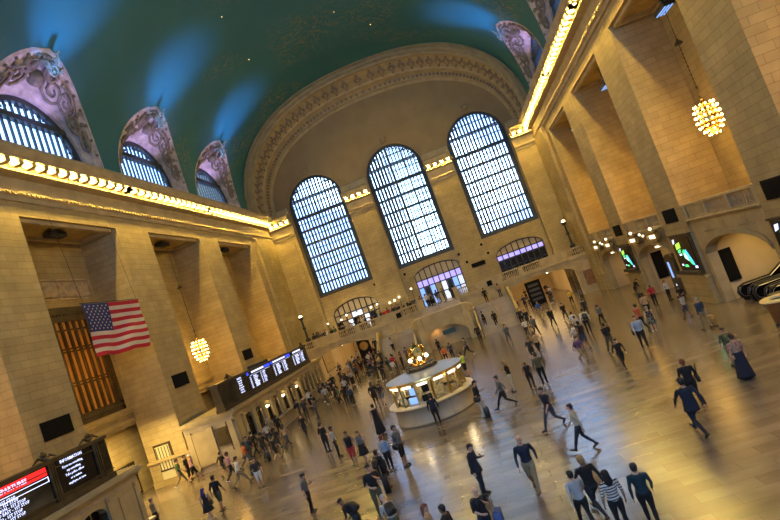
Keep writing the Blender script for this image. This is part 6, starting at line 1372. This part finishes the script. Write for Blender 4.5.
BODY={}
def seg_dist(p,a,b):
    ab=b-a; t=max(0,min(1,(p-a).dot(ab)/max(1e-9,ab.length_squared))); return (p-(a+ab*t)).length
def make_body(name,legs,arms,lean=0.0,head_pitch=0.0,drop=0.0,twist=0.0):
    """+x forward, +y the figure's left, 1.75 m tall; legs/arms = (left,right)"""
    V=Vector; m=MB(); bones=[]
    hz=.93-drop
    def up(x,y,z):  # point of the upper body leaned forward about the hips
        q=V((x,y,z-.93)); q=Matrix.Rotation(lean,3,'Y')@q; q=Matrix.Rotation(twist,3,'Z')@q if z>1.1 else q
        return q+V((0,0,hz))
    # torso rings (z, front-back, side, x offset)
    T=[(.84,.085,.13,0),(.90,.115,.165,0),(.96,.118,.168,0),(1.04,.105,.148,.0),(1.12,.102,.14,.005),(1.22,.115,.16,.01),(1.32,.12,.182,.008),(1.40,.105,.185,.0),(1.45,.075,.13,-.005),(1.485,.055,.075,-.008)]
    rows=[[up(xo+rx*math.cos(2*PI*k/20),ry*math.sin(2*PI*k/20),z) for k in range(20)] for z,rx,ry,xo in T]
    n0=len(m.v); m.grid(rows,closed=True); m.add(rows[0],[tuple(range(20))[::-1]]); m.add(rows[-1],[tuple(range(20))])
    bones.append(('torso',up(0,0,1.04),up(0,0,1.36),.13)); bones.append(('torso',up(0,.10,1.40),up(0,-.10,1.40),.08)); bones.append(('pelvis',V((0,.05,hz-.03)),V((0,-.05,hz-.03)),.11))
    # neck + head
    nk=up(-.005,0,1.46); hc=up(.012,0,1.635); R=Matrix.Rotation(lean+head_pitch,3,'Y')
    hc=nk+R@V((.015,0,.175))
    m.tube([nk-V((0,0,.04)),nk+(hc-nk)*.3,hc-R@V((.01,0,.06))],[.062,.053,.052],12)
    H=[(-.118,.030,.026,.045),(-.10,.055,.045,.032),(-.07,.078,.060,.018),(-.03,.088,.070,.006),(.01,.096,.076,0),(.05,.097,.077,-.004),(.085,.085,.068,-.008),(.11,.055,.045,-.012),(.122,.02,.018,-.012)]
    rows=[[hc+R@V((xo+rx*math.cos(2*PI*k/18),ry*math.sin(2*PI*k/18),z)) for k in range(18)] for z,rx,ry,xo in H]
    m.grid(rows,closed=True); m.add(rows[0],[tuple(range(18))[::-1]]); m.add(rows[-1],[tuple(range(18))])
    m.tube([hc+R@V(q) for q in ((.085,0,.025),(.105,0,-.012),(.098,0,-.032))],[.009,.015,.012],8)
    for s in (-1,1): m.ball(hc+R@V((-.005,s*.078,-.005)),.022,8); 
    m.tube([hc+R@V((.078,-.03,-.062)),hc+R@V((.09,0,-.062)),hc+R@V((.078,.03,-.062))],.010,6)
    bones.append(('head',nk+V((0,0,.01)),hc,.07))
    # legs
    for s,(kn,an,tp) in zip((1,-1),legs):
        h=V((0,s*.088,hz-.02)); k=V(kn); a=V(an)
        m.tube([h+V((0,0,.06)),h,h.lerp(k,.35),h.lerp(k,.75),k,k.lerp(a,.12),k.lerp(a,.35),k.lerp(a,.75),a],[.085,.098,.092,.068,.058,.055,.060,.043,.038],14)
        bones+= [('thigh',h,k,.075),('shin',k,a,.05)]
        d=Matrix.Rotation(tp,3,'Y')@V((1,0,0)); u=Matrix.Rotation(tp,3,'Y')@V((0,0,1))
        heel=a-u*.045-d*.045; toe=a-u*.055+d*.175
        m.tube([heel-d*.02,heel,a-u*.035+d*.05,a-u*.045+d*.12,toe,toe+d*.025],[.02,.042,.047,.042,.034,.014],12)
        m.tube([a+u*.01,a-u*.03],[.042,.045],10)
        bones.append(('foot',heel-u*.01,toe-u*.01,.045))
    # arms
    for s,(el,wr,hd) in zip((1,-1),arms):
        sh=up(0,s*.185,1.405); e=up(*el); w=up(*wr); hdv=V(hd).normalized(); hdv=Matrix.Rotation(lean,3,'Y')@hdv
        m.tube([up(0,s*.13,1.42),sh,sh.lerp(e,.3),sh.lerp(e,.8),e,e.lerp(w,.2),e.lerp(w,.6),w],[.055,.062,.052,.042,.040,.041,.034,.026],12)
        bones+= [('upperarm',sh,e,.05),('forearm',e,w,.037)]
        fdn=(w-e).normalized(); side=hdv.cross(V((0,s,0))); side=V((0,s,0)) if side.length<.3 else side.normalized()
        pal=w+hdv*.085
        wid=side; thick=hdv.cross(wid).normalized()
        for q in (-.026,-.009,.009,.026): m.tube([w+wid*q*.5,w+hdv*.05+wid*q,pal+wid*q],[.016,.0165,.0145],7)
        for qi,(q,L_) in enumerate(((-.029,.060),(-.010,.078),(.009,.083),(.028,.074))):
            c=-thick*s*.012
            b0=pal+wid*q; b1=b0+hdv*L_*.5+c*.5; b2=b0+hdv*L_+c*1.9
            m.tube([b0-hdv*.02,b0,b1,b2],[.0108,.0105,.0098,.0075],6)
        tb=w+hdv*.03+wid*.028; m.tube([tb-wid*.015,tb+wid*.018+hdv*.022,tb+wid*.026+hdv*.052],[.014,.0115,.009],6)
        bones.append(('hand',w+hdv*.015,pal+hdv*.06,.03))
    me=m.mesh('raw',M['skin_light']); o=bpy.data.objects.new('raw',me); COL.objects.link(o)
    r=o.modifiers.new('r','REMESH'); r.mode='VOXEL'; r.voxel_size=.0098; r.use_smooth_shade=True
    sm=o.modifiers.new('s','SMOOTH'); sm.factor=.5; sm.iterations=2
    dg=bpy.context.evaluated_depsgraph_get(); res=bpy.data.meshes.new_from_object(o.evaluated_get(dg)); bpy.data.objects.remove(o); res.name='body_'+name
    slots=['skin','shirt','upperarm','forearm','hips','thigh','shin','shoe','eye','lip']
    res.materials.clear()
    for s_ in slots: res.materials.append(M['skin_light'])
    eyes=[hc+R@V((.083,s*.03,.012)) for s in (-1,1)]; brow=[hc+R@V((.088,s*.032,.032)) for s in (-1,1)]; mouth=hc+R@V((.092,0,-.064)); Ri=R.inverted()
    idx={'head':0,'torso':1,'upperarm':2,'forearm':3,'pelvis':4,'thigh':5,'shin':6,'foot':7,'hand':0}
    mi=[]
    for p in res.polygons:
        c=p.center; best=None
        for b_ in bones:
            d=seg_dist(c,b_[1],b_[2])-b_[3]
            if best is None or d<best[0]: best=(d,b_[0])
        k=idx[best[1]]
        if best[1]=='head':
            for e in eyes:
                q=Ri@(c-e)
                if abs(q.y)<.013 and abs(q.z)<.0065: k=8
            for e in brow:
                q=Ri@(c-e)
                if abs(q.y)<.019 and abs(q.z)<.0045 and q.x>-.02: k=8
            q=Ri@(c-mouth)
            if abs(q.y)<.024 and abs(q.z)<.008 and q.x>-.03: k=9
        mi.append(k)
    res.polygons.foreach_set('material_index',mi); res.polygons.foreach_set('use_smooth',[True]*len(mi)); res.update()
    lo=min(v.co.z for v in res.vertices)
    for v in res.vertices: v.co.z-=lo
    zoff=-lo
    back=up(-.105,0,1.22)+V((0,0,zoff))
    BODY[name]=dict(me=res,head=hc+V((0,0,zoff)),rot=lean+head_pitch,lean=lean,hz=hz+zoff,z=zoff,up=lambda x,y,z,up=up,zo=zoff: up(x,y,z)+V((0,0,zo)),hands=[up(*a[1])+V((0,0,zoff))+V(a[2]).normalized()*.08 for a in arms])
SL=((0.0,.10,.50),(-.02,.10,.085),0); SR=((.02,-.10,.50),(-.01,-.10,.085),0)
AL_=((-.02,.25,1.14),(.04,.27,.90),(.1,0,-1)); AR_=((-.02,-.25,1.14),(.04,-.27,.90),(.1,0,-1))
make_body('standing',(SL,SR),(AL_,AR_))
make_body('phone',(SL,((.05,-.11,.50),(.0,-.12,.085),0)),(((.02,.24,1.15),(.24,.13,1.20),(.8,-.4,.3)),AR_),head_pitch=.3)
make_body('walking',(((.17,.09,.50),(.30,.09,.13),-.28),((-.02,-.09,.50),(-.33,-.09,.16),.55)),(((-.15,.25,1.16),(-.17,.25,.90),(.0,0,-1)),((.12,-.25,1.16),(.30,-.22,.98),(.6,0,-.8))),drop=.035,twist=.08,lean=.05)
make_body('striding',(((-.05,.09,.49),(-.42,.09,.20),.7),((.23,-.09,.53),(.40,-.09,.13),-.3)),(((.15,.25,1.17),(.32,.22,1.0),(.6,0,-.8)),((-.17,-.25,1.17),(-.24,-.26,.92),(-.2,0,-1))),drop=.06,twist=-.1,lean=.07)
make_body('strolling',(((.10,.09,.50),(.15,.09,.085),0),((.0,-.09,.50),(-.20,-.09,.12),.35)),(((-.08,.25,1.15),(-.06,.26,.89),(.1,0,-1)),((.05,-.25,1.15),(.20,-.23,.93),(.5,0,-.85))),drop=.012)
make_body('leaning',(((.06,.10,.50),(.0,.11,.085),0),((-.02,-.10,.50),(-.10,-.11,.085),0)),(((.10,.25,1.15),(.30,.20,1.05),(.9,-.1,-.2)),((.08,-.25,1.15),(.28,-.2,1.02),(.9,.1,-.3))),lean=.5,head_pitch=.1)
make_body('looking',(SL,SR),(((.05,.24,1.15),(.16,.09,1.30),(.3,-.6,.7)),((.05,-.25,1.15),(.22,-.12,1.05),(.7,.5,0))),head_pitch=.05)
make_body('stair',(((.20,.09,.62),(.18,.09,.26),0),((.0,-.09,.50),(-.08,-.09,.085),.1)),(AL_,((.05,-.25,1.15),(.2,-.23,.95),(.5,0,-.85))),lean=.06)
make_body('seated',(((.40,.10,.50),(.42,.10,.085),0),((.40,-.10,.50),(.50,-.10,.085),0)),(((.06,.24,1.16),(.28,.14,1.05),(.9,-.2,-.2)),((.06,-.24,1.16),(.28,-.14,1.05),(.9,.2,-.2))),lean=.12,drop=.44,head_pitch=.2)

# hair (built around the head centre, face towards +x)
HAIR={}
def hair_mesh(kind):
    m=MB(); n=22; rows=[]
    def ring(z,rx,ry,xo,face=0.0):
        r=[]
        for k in range(n):
            a=2*PI*k/n; c=math.cos(a); x=xo+rx*c; y=ry*math.sin(a)
            if c>0 and face: x=xo+rx*c*(1-face)
            r.append((x,y,z))
        return r
    if kind=='short': prof=[(-.075,.050,.060,-.045,.9),(-.02,.075,.080,-.03,.7),(.03,.095,.087,-.018,.45),(.06,.108,.087,-.004,0),(.095,.092,.076,-.008,0),(.122,.062,.052,-.012,0),(.135,.02,.02,-.014,0)]
    elif kind=='long': prof=[(-.27,.03,.085,-.085,.3),(-.20,.055,.105,-.07,.8),(-.12,.075,.10,-.055,.9),(-.02,.088,.092,-.035,.75),(.04,.102,.092,-.018,.4),(.07,.112,.09,-.004,0),(.10,.094,.078,-.008,0),(.128,.062,.052,-.012,0),(.142,.02,.02,-.014,0)]
    elif kind=='bun': prof=[(-.06,.050,.062,-.045,.9),(-.02,.078,.082,-.03,.7),(.03,.097,.089,-.018,.4),(.06,.110,.088,-.004,0),(.097,.092,.077,-.008,0),(.125,.062,.052,-.012,0),(.137,.02,.02,-.014,0)]
    elif kind=='cap': prof=[(.025,.102,.088,-.004,0),(.06,.106,.086,-.004,0),(.10,.095,.078,-.008,0),(.13,.06,.052,-.012,0),(.142,.02,.02,-.012,0)]
    rows=[ring(*p) for p in prof]; m.grid(rows,closed=True); m.add(rows[0],[tuple(range(n))[::-1]]); m.add(rows[-1],[tuple(range(n))])
    if kind=='bun': m.ball((-.11,0,.07),.05,10)
    if kind=='cap':
        m.prism([(.09,.065,.028),(.15,.05,.022),(.175,0,.02),(.15,-.05,.022),(.09,-.065,.028)],(0,0,.012))
    return m.mesh('hair_'+kind,M['hair_brown'],True)
for k_ in ('short','long','bun','cap'): HAIR[k_]=hair_mesh(k_)
def skirt_mesh(kind):
    L_={'skirt':.50,'long_skirt':.10,'dress':.55,'coat':.80}[kind]; fl={'skirt':.24,'long_skirt':.25,'dress':.25,'coat':.175}[kind]
    m=MB(); rows=[]
    top=1.06 if kind!='coat' else 1.15
    for i in range(9):
        t=i/8; z=top+(L_-top)*t
        r=[]
        for k in range(28):
            a=2*PI*k/28; f=1+.04*t*math.sin(a*7)
            r.append(((.118+ (fl-.10)*t**1.1)*f*math.cos(a),(.160+(fl-.14)*t**1.1)*f*math.sin(a),z))
        rows.append(r)
    inner=[[(x*.96,y*.96,z+ (0.01)) for x,y,z in r] for r in rows[::-1]]
    m.grid(rows+inner,closed=True); return m.mesh(kind,M['skin_light'],True)
SK={k_:skirt_mesh(k_) for k_ in ('skirt','long_skirt','dress','coat')}
def pack_mesh():
    m=MB(); rows=[]
    for z,rx,ry in ((-.22,.03,.09),(-.21,.075,.13),(-.1,.09,.15),(.08,.085,.15),(.18,.065,.125),(.22,.02,.06)):
        rows.append([(-rx+rx*(1 if math.cos(a)>0 else -1)*abs(math.cos(a))**.5,ry*(1 if math.sin(a)>0 else -1)*abs(math.sin(a))**.5,z) for a in [2*PI*k/20 for k in range(20)]])
    m.grid(rows,closed=True); m.add(rows[0],[tuple(range(20))[::-1]]); m.add(rows[-1],[tuple(range(20))])
    m.obox((-.19,0,-.07),(.02,0,0),(0,.09,0),(0,0,.09))
    for s in (-1,1): m.tube([(-.0,s*.10,-.16),(.10,s*.135,-.12),(.235,s*.115,.05),(.20,s*.105,.18),(.10,s*.10,.235),(.0,s*.09,.18)],.016,6)
    return m.mesh('backpack',M['nylon_black'],True)
PACK=pack_mesh()
def bag_mesh():
    m=MB(); m.lathe([(.02,-.14),(.13,-.12),(.15,0),(.12,.10),(.03,.12)],(0,0,0),14)
    m.v=[(x,y*.42,z) for x,y,z in m.v]
    m.tube([(.0,.0,.10),(-.03,-.10,.42),(-.0,-.28,.56),(.02,-.38,.40)],.012,6) if 0 else m.tube([(.07,0,.09),(.05,-.03,.35),(0,-.07,.58),(-.05,-.03,.35),(-.07,0,.09)],.011,6)
    return m.mesh('shoulder_bag',M['nylon_black'],True)
BAG=bag_mesh()
rp=random.Random(11)
def person(x,y,h,deg,pose,shirt,sleeve,lower,lcol,hair,hcol,label,extra='',z=0.0,skin=None,shoe=None,group=None):
    B=BODY[pose]; s=h/1.75
    o=bpy.data.objects.new('person',B['me']); COL.objects.link(o); o.location=(x,y,z); o.rotation_euler=(0,0,math.radians(deg)); o.scale=(s*1.12,s*1.12,s)
    tag(o,label,'person',group)
    sk=M['skin_'+(skin or rp.choice(['light','light','medium','brown']))]; sh=cloth(shirt); lo=cloth(lcol); so=M['shoe_'+(shoe or rp.choice(['black','black','white','brown']))]
    dress=lower in('dress',)
    bare=lower in('shorts','skirt','dress','long_skirt')
    mats=[sk,sh,sh if sleeve!='none' else sk,sh if sleeve=='long' else sk,lo if not dress else sh,lo if lower in('trousers','shorts') else sk,lo if lower=='trousers' else sk,so,M['eye_dark'],M['lip']]
    for i,m_ in enumerate(mats): o.material_slots[i].link='OBJECT'; o.material_slots[i].material=m_
    def child(nm,me,m_,loc,ry=0,rz=0,sc_=None):
        c=bpy.data.objects.new(nm,me); COL.objects.link(c); c.parent=o; c.location=loc; c.rotation_euler=(0,ry,rz)
        if sc_: c.scale=sc_
        if m_: c.material_slots[0].link='OBJECT'; c.material_slots[0].material=m_
        return c
    if hair!='bald':
        child('cap' if hair=='cap' else 'hair',HAIR[hair],(M['hair_'+hcol] if hair!='cap' else cloth(hcol)),B['head'],B['rot'])
    if lower in('skirt','long_skirt','dress'): child('skirt' if lower!='dress' else 'dress_skirt',SK[lower],sh if dress else lo,(0,0,B['z']-(.93-B['hz']+B['z'])*1.0),0)
    if 'coat' in extra: child('jacket_hem',SK['coat'],sh,(0,0,B['hz']-.93))
    if 'pack' in extra:
        pm=M['nylon_black'] if 'green' not in extra else M['nylon_green']
        child('backpack',PACK,pm,B['up'](-.115,0,1.22),B['lean'])
    if 'bag' in extra: child('shoulder_bag',BAG,M['nylon_black'],B['up'](0,-.27,.95),B['lean'])
    if 'phone' in extra:
        q=MB(); q.box(-.005,.005,-.037,.037,-.01,.13); hp=B['hands'][0]; c=bpy.data.objects.new('phone',q.mesh('phone',M['phone_black'])); COL.objects.link(c)
        w_=o.matrix_basis@Matrix.Translation(hp) if 0 else None
        R_=Matrix.Rotation(math.radians(deg),3,'Z'); c.location=Vector((x,y,z))+R_@(hp*s); c.rotation_euler=(0,-.6,math.radians(deg)); tag(c,'dark phone held up by the '+label.replace('person ','person ',1)[:70].rsplit(' ',1)[0] if 0 else 'phone in the hand of the '+' '.join(label.split()[:9]),'phone')
    return o
def suitcase(x,y,deg,m_,label,h=.62):
    t=empty('suitcase',(x,y,0),math.radians(deg)); tag(t,label,'suitcase')
    q=MB(); rows=[]
    for z,k in ((.05,.85),(.08,1),(h-.03,1),(h,.85)): rows.append([(.13*k*(1 if math.cos(a)>0 else -1)*abs(math.cos(a))**.35,.21*k*(1 if math.sin(a)>0 else -1)*abs(math.sin(a))**.35,z) for a in [2*PI*j/24 for j in range(24)]])
    q.grid(rows,closed=True); q.add(rows[0],[tuple(range(24))[::-1]]); q.add(rows[-1],[tuple(range(24))]); q.build('shell',M[m_],t,True)
    q=MB(); q.tube([(-.05,-.1,h-.02),(-.05,-.1,h+.38),(-.05,.1,h+.38),(-.05,.1,h-.02)],.012,6); q.build('handle',M['steel'],t)
    for u in (-.09,.09):
        for v in (-.16,.16): MB().lathe([(.035,-.015),(.035,.015)],(u,v,.035),10,axis=1).build('wheel',M['rubber'],t)
    return t
for P_ in PEOPLE:
    person(*P_[:12],**P_[12])
for S_ in CASES: suitcase(*S_)
